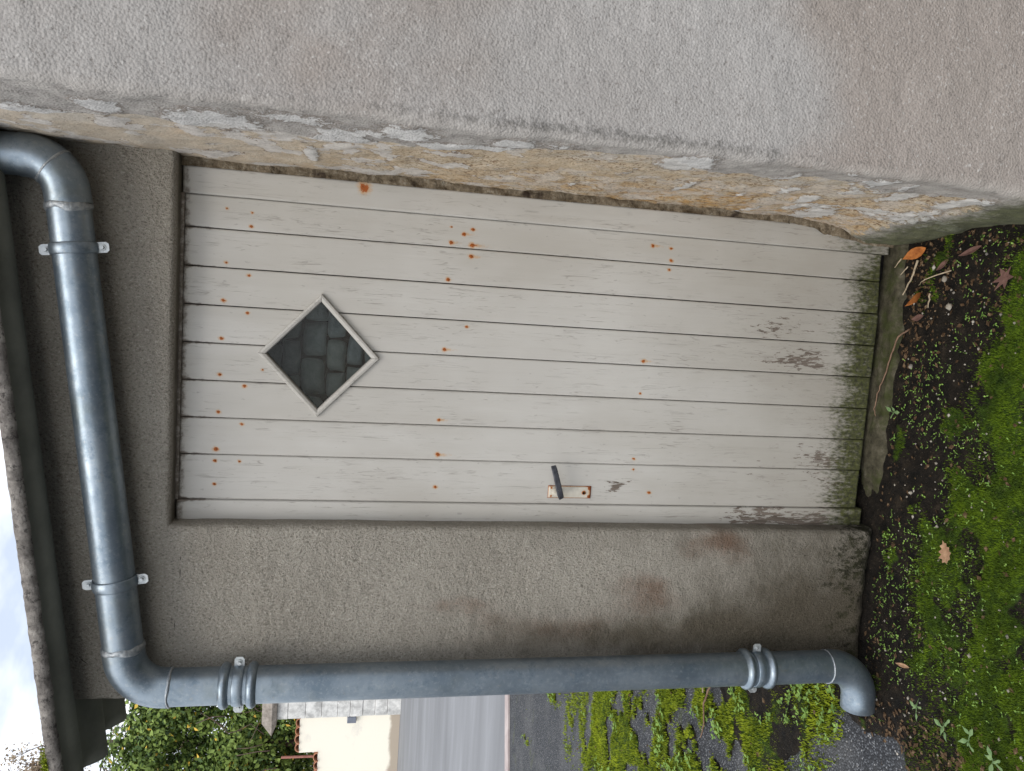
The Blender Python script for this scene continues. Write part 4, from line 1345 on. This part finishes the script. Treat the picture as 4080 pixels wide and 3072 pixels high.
def near_moss(n):
    x = rng.uniform(-0.95, 0.78, n * 3); y = rng.uniform(-1.0, -0.12, n * 3)
    p = moss_mask(x, y) * (x > -0.80 - (y + 0.45) * 0.35 * (y < -0.3) + (fbm(x * 3, y * 3, 11) - 0.5) * 0.25)
    k = rng.uniform(0, 1, len(x)) < p ** 1.6
    return np.stack([x[k], y[k]], -1)[:n]
blades(60000, near_moss, soil_z, 0.0065, 0.0012, 'moss', MAT['moss'], 'deep green moss carpeting the soil in front of the door', 'moss', 3)

def yard_mask(x, y):
    n = fbm(x * 1.6, y * 2.4, 201, 5)
    # band of moss and soil along the left flank of the lean-to and out into the yard
    d = np.hypot((x + 1.25) / 0.70, (y - 0.85) / 0.85)
    a = sstep(1.25, 0.45, d + (n - 0.5) * 1.3)
    d2_ = np.hypot((x + 2.0) / 0.9, (y - 2.1) / 1.0)
    b = sstep(1.1, 0.3, d2_ + (n - 0.5) * 1.8) * 0.8
    fine = sstep(0.38, 0.50, fbm(x * 7, y * 8, 207, 4))
    c = sstep(0.58, 0.66, n) * 0.6
    hole = sstep(0.06, 0.16, np.hypot((x + 1.0) / 1.0, (y - 0.50) / 0.7))
    return np.clip(np.maximum(np.maximum(a, b), c) * fine, 0, 1) * hole
def yard_moss(n):
    x = rng.uniform(-3.4, -0.66, n * 6); y = rng.uniform(0.0, 4.2, n * 6)
    k = rng.uniform(0, 1, len(x)) < yard_mask(x, y)
    return np.stack([x[k], y[k]], -1)[:n]
def yz(x, y): return np.full(len(x), GZ - 0.008) + yard_mask(x, y) * 0.012
blades(60000, yard_moss, yz, 0.012, 0.0030, 'moss', MAT['moss_yellow'], 'yellow-green moss in patches over the asphalt beyond the outlet', 'moss', 2)

# a mossy humus crust under the yard moss
def crust():
    xs = np.linspace(-3.4, -0.62, 240); ys = np.linspace(0.05, 4.2, 300)
    X, Y = np.meshgrid(xs, ys, indexing='ij')
    mk = yard_mask(X, Y)
    soilm = sstep(1.25, 0.55, np.hypot((X + 1.0) / 0.30, (Y - 0.55) / 0.40) + (fbm(X * 4, Y * 4, 31) - 0.5) * 0.8)
    h = np.maximum(mk * 0.9, soilm)
    Z = GZ - 0.022 + 0.026 * sstep(0.25, 0.7, h) + (fbm(X * 22, Y * 22, 32, 3) - 0.5) * 0.010
    o = np_mesh('soil_crust', np.stack([X, Y, Z], -1), grid_faces(240, 300), MAT['soil'], smooth=True, extra={'moss': mk * 0.8})
    structure(o)
crust()

def leaflets(n, xf, zf, size, name, mat, label, cat, pair=2, lift=0.004, flat=0.5):
    P = xf(n); n = len(P); z = zf(P[:, 0], P[:, 1])
    Vs = []
    a0 = rng.uniform(0, 2 * np.pi, n); s0 = size * rng.uniform(0.35, 1.5, n) ** 1.2; h0 = lift * rng.uniform(0.3, 1.8, n)
    for k in range(pair):
        a = a0 + k * 2 * np.pi / pair + rng.normal(0, 0.3, n)
        t = rng.uniform(-0.2, flat, n)
        d = np.stack([np.cos(a) * np.cos(t), np.sin(a) * np.cos(t), np.sin(t)], -1)
        sd = np.stack([-np.sin(a), np.cos(a), rng.normal(0, 0.25, n)], -1)
        b = np.stack([P[:, 0], P[:, 1], z + h0], -1)
        s = s0[:, None]
        q = [b, b + d * s * 0.45 + sd * s * 0.30 + [0, 0, 0.0008], b + d * s + [0, 0, -0.0004], b + d * s * 0.45 - sd * s * 0.30 + [0, 0, 0.0008]]
        Vs.append(np.stack(q, 1))
    V = np.concatenate(Vs, 0).reshape(-1, 3); F = np.arange(len(V)).reshape(-1, 4)
    return stuff(np_mesh(name, V, F, mat), label, cat)

def near_any(n):
    x = rng.uniform(-0.85, 0.74, n * 3); y = rng.uniform(-1.0, -0.09, n * 3)
    d = fbm(x * 6, y * 6, 301, 4)
    p = sstep(0.38, 0.62, d) * (0.8 - 0.62 * sstep(0.2, 0.8, moss_mask(x, y))) * (1 - 0.6 * sstep(0.35, 0.6, x))
    k = rng.uniform(0, 1, len(x)) < p
    return np.stack([x[k], y[k]], -1)[:n]
leaflets(2500, near_any, soil_z, 0.0055, 'seedlings', MAT['seedling'], 'tiny pale green seedlings sprouting from the damp soil and moss', 'seedlings', 2, 0.005)
def yard_leaf(n):
    P = yard_moss(n * 2); d = fbm(P[:, 0] * 5, P[:, 1] * 5, 305)
    return P[d > 0.52][:n]
leaflets(1500, yard_leaf, lambda x, y: yz(x, y) + 0.012, 0.017, 'seedlings', MAT['seedling'], 'small leafy weeds growing through the moss on the asphalt', 'weeds', 3, 0.006)
def near_litter(n):
    x = rng.uniform(-1.15, 0.74, n * 4); y = rng.uniform(-1.0, -0.075, n * 4)
    p = 0.06 + 0.95 * np.exp(-((y + 0.13) / 0.07) ** 2) * (sstep(0.15, 0.55, x) + 0.15) + 1.0 * np.exp(-(((x + 0.74 + (y + 0.2) * 0.15) / 0.07) ** 2)) * (y < -0.1) + 0.35 * sstep(0.35, 0.6, x)
    k = rng.uniform(0, 1, len(x)) < p
    return np.stack([x[k], y[k]], -1)[:n]
leaflets(2400, near_litter, lambda x, y: np.maximum(soil_z(x, y), GZ - 0.012), 0.013, 'leaf_litter', MAT['litter'], 'crumbled brown leaf litter scattered at the foot of the walls', 'leaf litter', 1, 0.002, 0.25)
def yard_litter(n):
    x = rng.uniform(-2.6, -0.66, n * 2); y = rng.uniform(-0.3, 3.5, n * 2)
    k = rng.uniform(0, 1, len(x)) < 0.12 + 0.6 * yard_mask(x, y)
    return np.stack([x[k], y[k]], -1)[:n]
leaflets(500, yard_litter, lambda x, y: np.full(len(x), GZ - 0.002), 0.022, 'leaf_litter', MAT['litter'], 'dry brown leaf bits lying on the asphalt yard', 'leaf litter', 1, 0.005, 0.3)

def pebbles(n):
    V = []; F = []
    for k in range(n):
        x = rng.uniform(-1.15, 0.70); y = rng.uniform(-0.95, -0.10)
        z = max(float(soil_z(x, y)), GZ - 0.012); r = abs(rng.normal(0.0022, 0.0016)) + 0.0012
        b = len(V)
        q = rng.normal(0, 0.25, 6) + 1
        V += [(x + r * q[0], y, z + r * 0.3), (x - r * q[1], y, z + r * 0.3), (x, y + r * q[2], z + r * 0.3), (x, y - r * q[3], z + r * 0.3), (x, y, z + r * q[4]), (x, y, z - r * 0.5)]
        for t in ((0, 2, 4), (2, 1, 4), (1, 3, 4), (3, 0, 4), (2, 0, 5), (1, 2, 5), (3, 1, 5), (0, 3, 5)):
            F.append([b + i for i in t])
    return stuff(np_mesh('grit', V, F, MAT['pebble'], smooth=True), 'pale grit and small stones scattered over the soil', 'grit')
pebbles(520)

# ------------------------------------------------------------------ single fallen leaves, stones, twigs, weeds
def leaf(outline, size, loc, rz, curl, mat, label, tilt=(0, 0), fold=0.0, group='dead leaves lying in front of the door'):
    pts = [Vector(p) for p in outline]
    n = len(pts); V = []; F = []
    for s in (1.0, 0.55):
        for p in pts:
            q = p * s * size
            V.append((q.x, q.y, curl * (q.length / size) ** 2 * size + fold * abs(q.x)))
    V.append((0, 0, 0))
    for i in range(n):
        j = (i + 1) % n
        F.append([i, j, n + j, n + i]); F.append([n + i, n + j, 2 * n])
    rot = Matrix.Rotation(rz, 3, 'Z') @ Matrix.Rotation(tilt[0], 3, 'X') @ Matrix.Rotation(tilt[1], 3, 'Y')
    V = [rot @ Vector(v) for v in V]
    zmin = min(v.z for v in V)
    o = np_mesh('dead_leaf', [(v.x, v.y, v.z - zmin) for v in V], F, mat, smooth=False)
    md = o.modifiers.new('thick', 'SOLIDIFY'); md.thickness = 0.0006
    z = max(float(soil_z(loc[0], loc[1])), -0.05) + 0.004 + (loc[2] if len(loc) > 2 else 0)
    o.location = (loc[0], loc[1], z)
    return tag(o, label, 'leaf', group)
oval = [(0.0, -1.0), (0.22, -0.75), (0.40, -0.35), (0.44, 0.05), (0.34, 0.45), (0.16, 0.78), (0.02, 1.05), (-0.14, 0.78), (-0.34, 0.45), (-0.44, 0.05), (-0.40, -0.35), (-0.2, -0.75)]
star = [(0.02, -0.9), (0.16, -0.35), (0.85, -0.35), (0.38, 0.05), (0.62, 0.75), (0.14, 0.42), (-0.02, 1.1), (-0.2, 0.40), (-0.72, 0.60), (-0.40, 0.0), (-0.80, -0.42), (-0.14, -0.34)]
oakl = [(0.0, -1.0), (0.12, -0.7), (0.36, -0.62), (0.26, -0.35), (0.55, -0.18), (0.38, 0.08), (0.62, 0.35), (0.34, 0.48), (0.36, 0.8), (0.12, 0.78), (0.0, 1.0), (-0.16, 0.75), (-0.44, 0.72), (-0.36, 0.40), (-0.62, 0.25), (-0.38, 0.02), (-0.50, -0.25), (-0.22, -0.38), (-0.26, -0.68), (-0.08, -0.72)]
leaf(oval, 0.036, (0.678, -0.118, 0.012), 0.5, 0.25, MAT['leaf_orange'], 'bright orange-brown oval leaf in the corner at the foot of the stone', tilt=(0.35, -0.5), fold=0.3)
leaf(oval, 0.036, (0.535, -0.165, 0.015), 1.9, 0.3, MAT['leaf_orange'], 'curled rust-brown leaf standing up beside the door sill', tilt=(0.9, 0.3), fold=0.9)
leaf(oval, 0.022, (0.490, -0.135, 0.0), 0.3, 0.1, MAT['leaf_mauve'], 'small dull brown leaf behind the curled rust-brown one', tilt=(0.1, 0.2), fold=0.2)
leaf(oakl, 0.034, (-0.139, -0.382, 0.012), 2.2, 0.15, MAT['leaf_tan'], 'pale tan lobed leaf lying on the moss in front of the wall', tilt=(0.2, -0.15), fold=0.2)
leaf(star, 0.036, (0.600, -0.452, 0.004), 1.1, 0.1, MAT['leaf_mauve'], 'mauve-brown star-shaped leaf near the house wall', tilt=(0.15, 0.1))
leaf([(x * 0.55, y) for x, y in oval], 0.036, (0.672, -0.330, 0.004), 0.35, 0.1, MAT['leaf_mauve'], 'narrow reddish-brown leaf lying close to the house wall', tilt=(0.1, 0.2), fold=0.3)
leaf(oval, 0.022, (0.640, -0.215, 0.004), 0.8, 0.2, MAT['leaf_mauve'], 'small crumpled brown leaf between the orange leaf and the house wall', tilt=(0.2, 0.2), fold=0.3)
leaf([(x * 0.5, y) for x, y in oval], 0.026, (-0.52, -0.262, 0.006), 0.2, 0.1, MAT['leaf_tan'], 'narrow light brown leaf below the bottom of the rendered wall', tilt=(0.1, 0.2), fold=0.4)

def twig(pts, r, mat, label, group='dead stems lying by the door sill', name='twig'):
    P = []
    pts = [Vector(p) for p in pts]
    for a, b in zip(pts[:-1], pts[1:]):
        for k in range(5):
            P.append(a.lerp(b, k / 5) + Vector((rng.normal(0, r * 0.35), rng.normal(0, r * 0.35), rng.normal(0, r * 0.25))))
    P.append(pts[-1])
    n = len(P)
    rr = [r * (1 - 0.5 * k / (n - 1)) for k in range(n)]
    o = tube(name, P, rr, mat, None, 7)
    recentre(o)
    return tag(o, label, 'twig', group)
S = lambda x, y, dz=0.006: (x, y, max(float(soil_z(x, y)), -0.036 if (-0.02 < x < 0.74 and y > -0.09) else -0.2) + dz)
twig([S(0.455, -0.10, .006), S(0.43, -0.085, .012), S(0.36, -0.062, .012), S(0.31, -0.045, .010), S(0.25, -0.022, .010), S(0.20, -0.014, .010), S(0.165, -0.03, .006)], 0.0028, MAT['twig'], 'long thin brown stem curving across the mossy door sill')
twig([S(0.655, -0.118, .010), S(0.61, -0.100, .014), S(0.555, -0.085, .012)], 0.0036, MAT['straw'], 'thick pale stem reaching from the orange leaf to the sill')
twig([S(0.625, -0.245, .008), S(0.60, -0.17, .014), S(0.585, -0.125, .010)], 0.0020, MAT['straw'], 'thin straw-coloured stalk behind the sill, nearest the house wall')
twig([S(0.560, -0.190, .010), S(0.520, -0.172, .012)], 0.0030, MAT['straw'], 'short pale twig touching the curled rust-brown leaf')
twig([S(0.665, -0.055, .008), S(0.638, -0.035, .012)], 0.0024, MAT['straw'], 'short pale splinter tucked against the bottom of the door')
twig([S(0.640, -0.085, .006), S(0.615, -0.062, .010)], 0.0020, MAT['straw'], 'short pale splinter just in front of the one at the door bottom')
twig([(-1.16, 0.86, GZ + 0.02), (-1.27, 0.90, GZ + 0.028), (-1.36, 0.885, GZ + 0.022), (-1.44, 0.91, GZ + 0.02)], 0.0050, MAT['twig'], 'long brown stick lying across the mossy yard', None)
twig([(-1.14, 1.00, GZ + 0.02), (-1.22, 0.90, GZ + 0.036)], 0.0065, MAT['straw'], 'short pale stick leaning on the long brown stick in the yard', None)

def stone(x, y, r, label):
    V, F = [], []
    n1, n2 = 7, 9
    for i in range(n1):
        ph = math.pi * i / (n1 - 1)
        for j in range(n2):
            th = 2 * math.pi * j / n2
            k = r * (1 + 0.18 * math.sin(3 * th + i) + rng.normal(0, 0.05))
            V.append((k * math.sin(ph) * math.cos(th), k * math.sin(ph) * math.sin(th), 0.65 * r * math.cos(ph) + 0.45 * r))
    for i in range(n1 - 1):
        for j in range(n2):
            F.append([i * n2 + j, i * n2 + (j + 1) % n2, (i + 1) * n2 + (j + 1) % n2, (i + 1) * n2 + j])
    o = np_mesh('pebble', V, F, MAT['pebble'], smooth=True)
    o.location = (x, y, float(soil_z(x, y)) - 0.002)
    return tag(o, label, 'pebble', 'pale pebbles in front of the sill')
stone(0.525, -0.245, 0.0100, 'round pale grey pebble beside the curled rust-brown leaf')
stone(0.602, -0.215, 0.0095, 'knobbly pale pebble next to the thin straw stalk')
stone(0.345, -0.125, 0.0080, 'cream pebble lying against the middle of the door sill')

def weed(x, y, n, size, hgt, label, lean_=(0, 0), mat='weed', rot=0.0):
    z0 = max(float(soil_z(x, y)), GZ)
    w = thing('weed', label, 'weed', (x, y, z0), 'broad-leaved weeds in the moss')
    top = Vector((x + lean_[0], y + lean_[1], z0 + hgt))
    mid = Vector((x, y, z0)).lerp(top, 0.5) + Vector((0, 0, hgt * 0.12))
    tube('stem', [(x, y, z0 - 0.003), mid, top], [0.0013, 0.0011, 0.0008], MAT[mat], w, 6)
    for k in range(n):
        t = 0.35 + 0.65 * (k + 1) / n
        b = Vector((x, y, z0)).lerp(top, t)
        a = rot + k * 2.4 + rng.normal(0, 0.2); up = 0.25 + 0.3 * rng.uniform()
        d = Vector((math.cos(a) * math.cos(up), math.sin(a) * math.cos(up), math.sin(up)))
        s = Vector((-math.sin(a), math.cos(a), 0)); nn = d.cross(s)
        L = size * rng.uniform(0.8, 1.2); V = []; F = []
        st = 7
        for i in range(st):
            u = i / (st - 1); wd = L * 0.19 * (0.8 + 0.4 * math.sin(k * 2.1 + i)) * math.sin(math.pi * min(1, 0.10 + u * 0.90)) ** 0.8 * (1 if i < st - 1 else 0.05)
            c = b + d * (0.15 * L + u * L) - Vector((0, 0, 0.25 * L * u * u))
            V += [tuple(c - s * wd - nn * wd * 0.25), tuple(c), tuple(c + s * wd - nn * wd * 0.25)]
        for i in range(st - 1):
            for j in range(2):
                F.append([i * 3 + j, i * 3 + j + 1, (i + 1) * 3 + j + 1, (i + 1) * 3 + j])
        # petiole
        o = np_mesh('leaf', V, F, MAT[mat], smooth=True, parent=w)
        tube('leaf_stalk', [b, b + d * 0.2 * L], 0.0006, MAT[mat], w, 5)
weed(0.203, -0.098, 4, 0.026, 0.022, 'small three-leaved green weed growing at the edge of the door sill', rot=0.4)
weed(0.125, -0.105, 3, 0.016, 0.014, 'tiny weed on the sill edge, left of the larger three-leaved one', mat='seedling')
weed(-0.575, -0.335, 4, 0.026, 0.030, 'grey-green weed nearest the pipe outlet', (-0.03, -0.03), rot=2.6)
weed(-0.585, -0.430, 4, 0.030, 0.026, 'sprawling long-leaved weed at the edge of the bare asphalt', (-0.02, -0.03), rot=3.2)
weed(-0.555, -0.540, 5, 0.026, 0.030, 'forked pale weed in the moss, out in front of the long-leaved weed', (-0.02, -0.02), rot=1.2)
weed(-0.585, -0.615, 5, 0.032, 0.030, 'largest weed, farthest out from the wall in the bright moss', (0.0, -0.02), rot=2.0)

# ================================================================== STREET BEYOND
BY = 18.0
gw = thing('garden_wall', 'cream rendered garden wall stepped under red tiles across the street', 'wall', (-13.5, BY + 0.2, GZ))
def gwall():
    pr = [(-24, GZ - 0.1), (-10.899, GZ - 0.1), (-10.899, 2.60), (-11.93, 2.60), (-11.93, 2.10), (-24, 2.10)]
    n = len(pr)
    V = [(x, BY, z) for x, z in pr] + [(x, BY + 0.35, z) for x, z in pr]
    F = [list(range(n)), [n + i for i in range(n)][::-1]] + [[i, n + i, n + (i + 1) % n, (i + 1) % n] for i in range(n)]
    fix_normals(np_mesh('wall', V, F, MAT['cream'], parent=gw))
gwall()
strip('verge', 16.2, 17.2, GZ + 0.06, MAT['dirt'], 0.12)
def tiles():
    # half-round clay tile laid across the wall, mouth to the street
    n = 10
    def tile_mesh():
        V = []; F = []
        for y in (-0.07, 0.42):
            for r in (0.125, 0.105):
                for k in range(n + 1):
                    a = math.pi * k / n
                    V.append((r * math.cos(a), y, r * math.sin(a) * 0.9))
        q = n + 1
        for k in range(n):
            F += [[k, k + 1, 2 * q + k + 1, 2 * q + k], [q + k, 3 * q + k, 3 * q + k + 1, q + k + 1], [k, q + k, q + k + 1, k + 1], [2 * q + k, 2 * q + k + 1, 3 * q + k + 1, 3 * q + k]]
        F += [[0, 2 * q, 3 * q, q], [n, q + n, 3 * q + n, 2 * q + n]]
        me = bpy.data.meshes.new('roof_tile'); me.from_pydata(V, [], F); me.materials.append(MAT['tile'])
        return me
    me = tile_mesh()
    def put(x, z):
        o = bpy.data.objects.new('roof_tile', me); col.objects.link(o); attach(o, gw)
        o.location = (x, BY, z + rng.normal(0, 0.008)); o.rotation_euler = (R(-4), rng.normal(0, 0.03), rng.normal(0, 0.03))
    x = -11.05
    while x > -11.95:
        put(x, 2.59); x -= 0.235
    x = -12.06
    while x > -16:
        put(x, 2.10); x -= 0.235
tiles()
mb = [box_vf(-11.10, -10.92, BY - 0.10, BY - 0.001, 1.12, 1.36, 0.01)]
V, F = join_vf(mb); o = np_mesh('meter_box', V, F, MAT['meter'], parent=gw); fix_normals(o)

wp = thing('gate_pillar', 'tall whitewashed block pillar with a stone cap at the end of the garden wall', 'pillar', (-10.3, BY, GZ))
def pillar():
    z = GZ - 0.1; k = 0
    lst = [0.45, 0.33, 0.33, 0.33, 0.33, 0.42, 0.42, 0.45, 0.30]
    for h in lst:
        top = min(z + h, 3.19)
        if k >= 1 and top - z > 0.05:
            box('block', -10.898, -9.2, BY - 0.12 + rng.normal(0, 0.004), BY + 0.4, z + 0.006, top, MAT['white'], wp, 0.012)
        elif k == 0:
            box('block', -10.898, -9.2, BY - 0.12, BY + 0.4, z, top, MAT['white'], wp, 0.012)
        z = top; k += 1
    V = [(-11.0, BY - 0.22, 3.19), (-9.1, BY - 0.22, 3.19), (-9.1, BY + 0.5, 3.19), (-11.0, BY + 0.5, 3.19),
         (-11.25, BY - 0.30, 3.30), (-9.0, BY - 0.30, 3.30), (-9.0, BY + 0.6, 3.30), (-11.25, BY + 0.6, 3.30),
         (-10.95, BY - 0.20, 3.56), (-9.1, BY - 0.20, 3.56), (-9.1, BY + 0.5, 3.56), (-10.95, BY + 0.5, 3.56)]
    F = [[0, 3, 2, 1], [0, 1, 5, 4], [1, 2, 6, 5], [2, 3, 7, 6], [3, 0, 4, 7], [4, 5, 9, 8], [5, 6, 10, 9], [6, 7, 11, 10], [7, 4, 8, 11], [8, 9, 10, 11]]
    np_mesh('cap', V, F, MAT['capstone'], parent=wp)
pillar()

def leaf_cloud(name, centres, n, size, mats, weights, parent, seed, shell=0.55):
    """many separate leaf blades spread through clumps"""
    r = np.random.default_rng(seed)
    C = np.array(centres); vol = C[:, 3] * C[:, 4] * C[:, 5]; p = vol ** 0.7 / (vol ** 0.7).sum()
    k = r.choice(len(C), n, p=p)
    d = r.normal(0, 1, (n, 3)); d /= np.linalg.norm(d, axis=1)[:, None]
    rad = shell + (1 - shell) * r.uniform(0, 1, n) ** 0.5
    lump = 1 + 0.22 * np.sin(d[:, 0] * 7 + k) * np.sin(d[:, 2] * 6 + k * 2)
    P = C[k, :3] + d * C[k, 3:6] * (rad * lump)[:, None]
    nrm = d + r.normal(0, 0.7, (n, 3)) + [0, -0.2, 0.4]; nrm /= np.linalg.norm(nrm, axis=1)[:, None]
    a = np.cross(nrm, r.normal(0, 1, (n, 3))); a /= np.linalg.norm(a, axis=1)[:, None]; b = np.cross(nrm, a)
    s = (size * r.uniform(0.6, 1.4, n))[:, None]
    V = np.stack([P - a * s, P + b * s * 0.55 - a * s * 0.1 + nrm * s * 0.15, P + a * s, P - b * s * 0.55 - a * s * 0.1 + nrm * s * 0.15], 1).reshape(-1, 3)
    F = np.arange(len(V)).reshape(-1, 4)
    # clump-wise colour
    mi = r.choice(len(mats), n, p=weights)
    return np_mesh(name, V, F, mats=mats, midx=mi, parent=parent)

tr = thing('ivy_clad_tree', 'dense green ivy-clad tree with yellow leaves behind the garden wall', 'tree', (-12.0, BY + 2.6, GZ))
def big_tree():
    cs = []
    r = np.random.default_rng(3)
    for k in range(52):
        t = k / 51
        x = r.uniform(-17, -8.6); y = BY + r.uniform(1.2, 3.6); z = r.uniform(1.8, 7.4)
        lim = 6.9 + 0.30 * (-10.3 - x) 
        if z > lim - 0.7: z = lim - 0.7 - r.uniform(0, 1.5)
        s = r.uniform(0.55, 1.05)
        cs.append((x, y, z, s * 1.15, s, s))
    for k in range(10):
        x = -10.0 - k * 0.45 + r.normal(0, 0.1); cs.append((x, BY + 1.6, 6.1 + 0.28 * (-10.3 - x) + r.normal(0, 0.2), 0.6, 0.6, 0.55))
    for k in range(22):  # unseen hedge foliage behind the building, kept in this tree's crown mesh
        cs.append((r.uniform(-8.8, -2.5), BY + r.uniform(1.5, 4.0), r.uniform(0.8, 3.4), 1.0, 0.9, 0.9))
    for k in range(9):
        cs.append((-10.2 - k * 0.35, BY + 2.0 + r.uniform(0, 0.8), 6.2 + r.uniform(0, 0.6) + 0.1 * k, 0.6, 0.5, 0.55))
    for k in range(12):
        cs.append((-9.8 - k * 0.5, BY + 1.2 + r.uniform(0, 0.6), r.uniform(2.8, 5.0), 0.7, 0.6, 0.7))
    leaf_cloud('crown', cs, 95000, 0.072, [MAT['ivy'], MAT['ivy_dark'], MAT['yellow_leaf']], [0.74, 0.242, 0.018], tr, 11, 0.45)
    for (x, l) in ((-11.3, 0.2), (-12.4, -0.2), (-10.4, 0.15)):
        pts = [(x, BY + 2.4, GZ - 0.1)] + [(x + l * k + r.normal(0, 0.12), BY + 2.2 - 0.08 * k, 1.0 * k + 0.9) for k in range(6)]
        tube('trunk', pts, [0.16, 0.14, 0.12, 0.10, 0.08, 0.05, 0.02], MAT['bark'], tr, 9)
    for k in range(26):
        x = r.uniform(-13.5, -9.5); z = r.uniform(2.8, 5.8); y = BY + r.uniform(0.45, 0.9)
        tube('vine_stem', [(x, y, z), (x + r.normal(0, 0.25), y + r.normal(0, 0.05), z + 0.35), (x + r.normal(0, 0.4), y + 0.1, z + r.uniform(0.6, 1.1))], [0.014, 0.012, 0.008], MAT['bark'], tr, 6)
big_tree()

rod = tube('metal_rod', [(-12.33, BY + 0.42, GZ), (-12.30, BY + 0.42, 3.08)], 0.035, MAT['rod'], None, 8)
recentre(rod)
tag(rod, 'thin red-brown rod standing against the leaves behind the tiled wall', 'rod')

bt = thing('thin_tree', 'sparse brown-leaved tree against the sky above the roof edge', 'tree', (-16.6, 27.0, GZ))
def thin_tree():
    r = np.random.default_rng(9)
    base = Vector((-16.8, 27.0, GZ - 0.1))
    tr_pts = [base, base + Vector((0.1, 0, 4)), base + Vector((-0.1, 0, 8)), base + Vector((0.2, 0, 11.0))]
    tube('trunk', tr_pts, [0.30, 0.24, 0.16, 0.08], MAT['bark'], bt, 10)
    P = []; lst = []
    def grow(p, d, L, rad, lev):
        q = p + d * L
        mid = (p + q) / 2 + Vector(r.normal(0, L * 0.06, 3))
        lst.append(tube_vf([p, mid, q], [rad, rad * 0.8, rad * 0.55], 5, False))
        if lev == 0:
            P.append(q); P.append(mid); return
        for k in range(3 if lev > 1 else 4):
            dd = (d + Vector(r.normal(0, 0.55, 3)) + Vector((0, 0, 0.12))).normalized()
            grow(q if k < 2 else mid, dd, L * r.uniform(0.6, 0.8), rad * 0.55, lev - 1)
    for k in range(16):
        z = r.uniform(6.0, 11.5); a = r.uniform(0, 6.28)
        t = (z - GZ) / 11.2
        p = Vector((-16.8 + (0.2 if z > 8 else 0), 27, z))
        grow(p, Vector((math.cos(a), math.sin(a), 0.55)).normalized(), r.uniform(1.0, 1.5), 0.055, 3)
    V, F = join_vf(lst)
    np_mesh('branches', V, F, MAT['bark'], parent=bt)
    cs = np.array([(p.x, p.y, p.z) for p in P])
    n = 8000
    k = r.integers(0, len(cs), n)
    Q = cs[k] + r.normal(0, 0.16, (n, 3))
    nr = r.normal(0, 1, (n, 3)); nr /= np.linalg.norm(nr, axis=1)[:, None]
    a = np.cross(nr, r.normal(0, 1, (n, 3))); a /= np.linalg.norm(a, axis=1)[:, None]; b = np.cross(nr, a)
    s = (0.05 * r.uniform(0.6, 1.5, n))[:, None]
    V = np.stack([Q - a * s, Q + b * s * 0.6, Q + a * s, Q - b * s * 0.6], 1).reshape(-1, 3)
    np_mesh('crown', V, np.arange(len(V)).reshape(-1, 4), MAT['autumn'], parent=bt)
thin_tree()
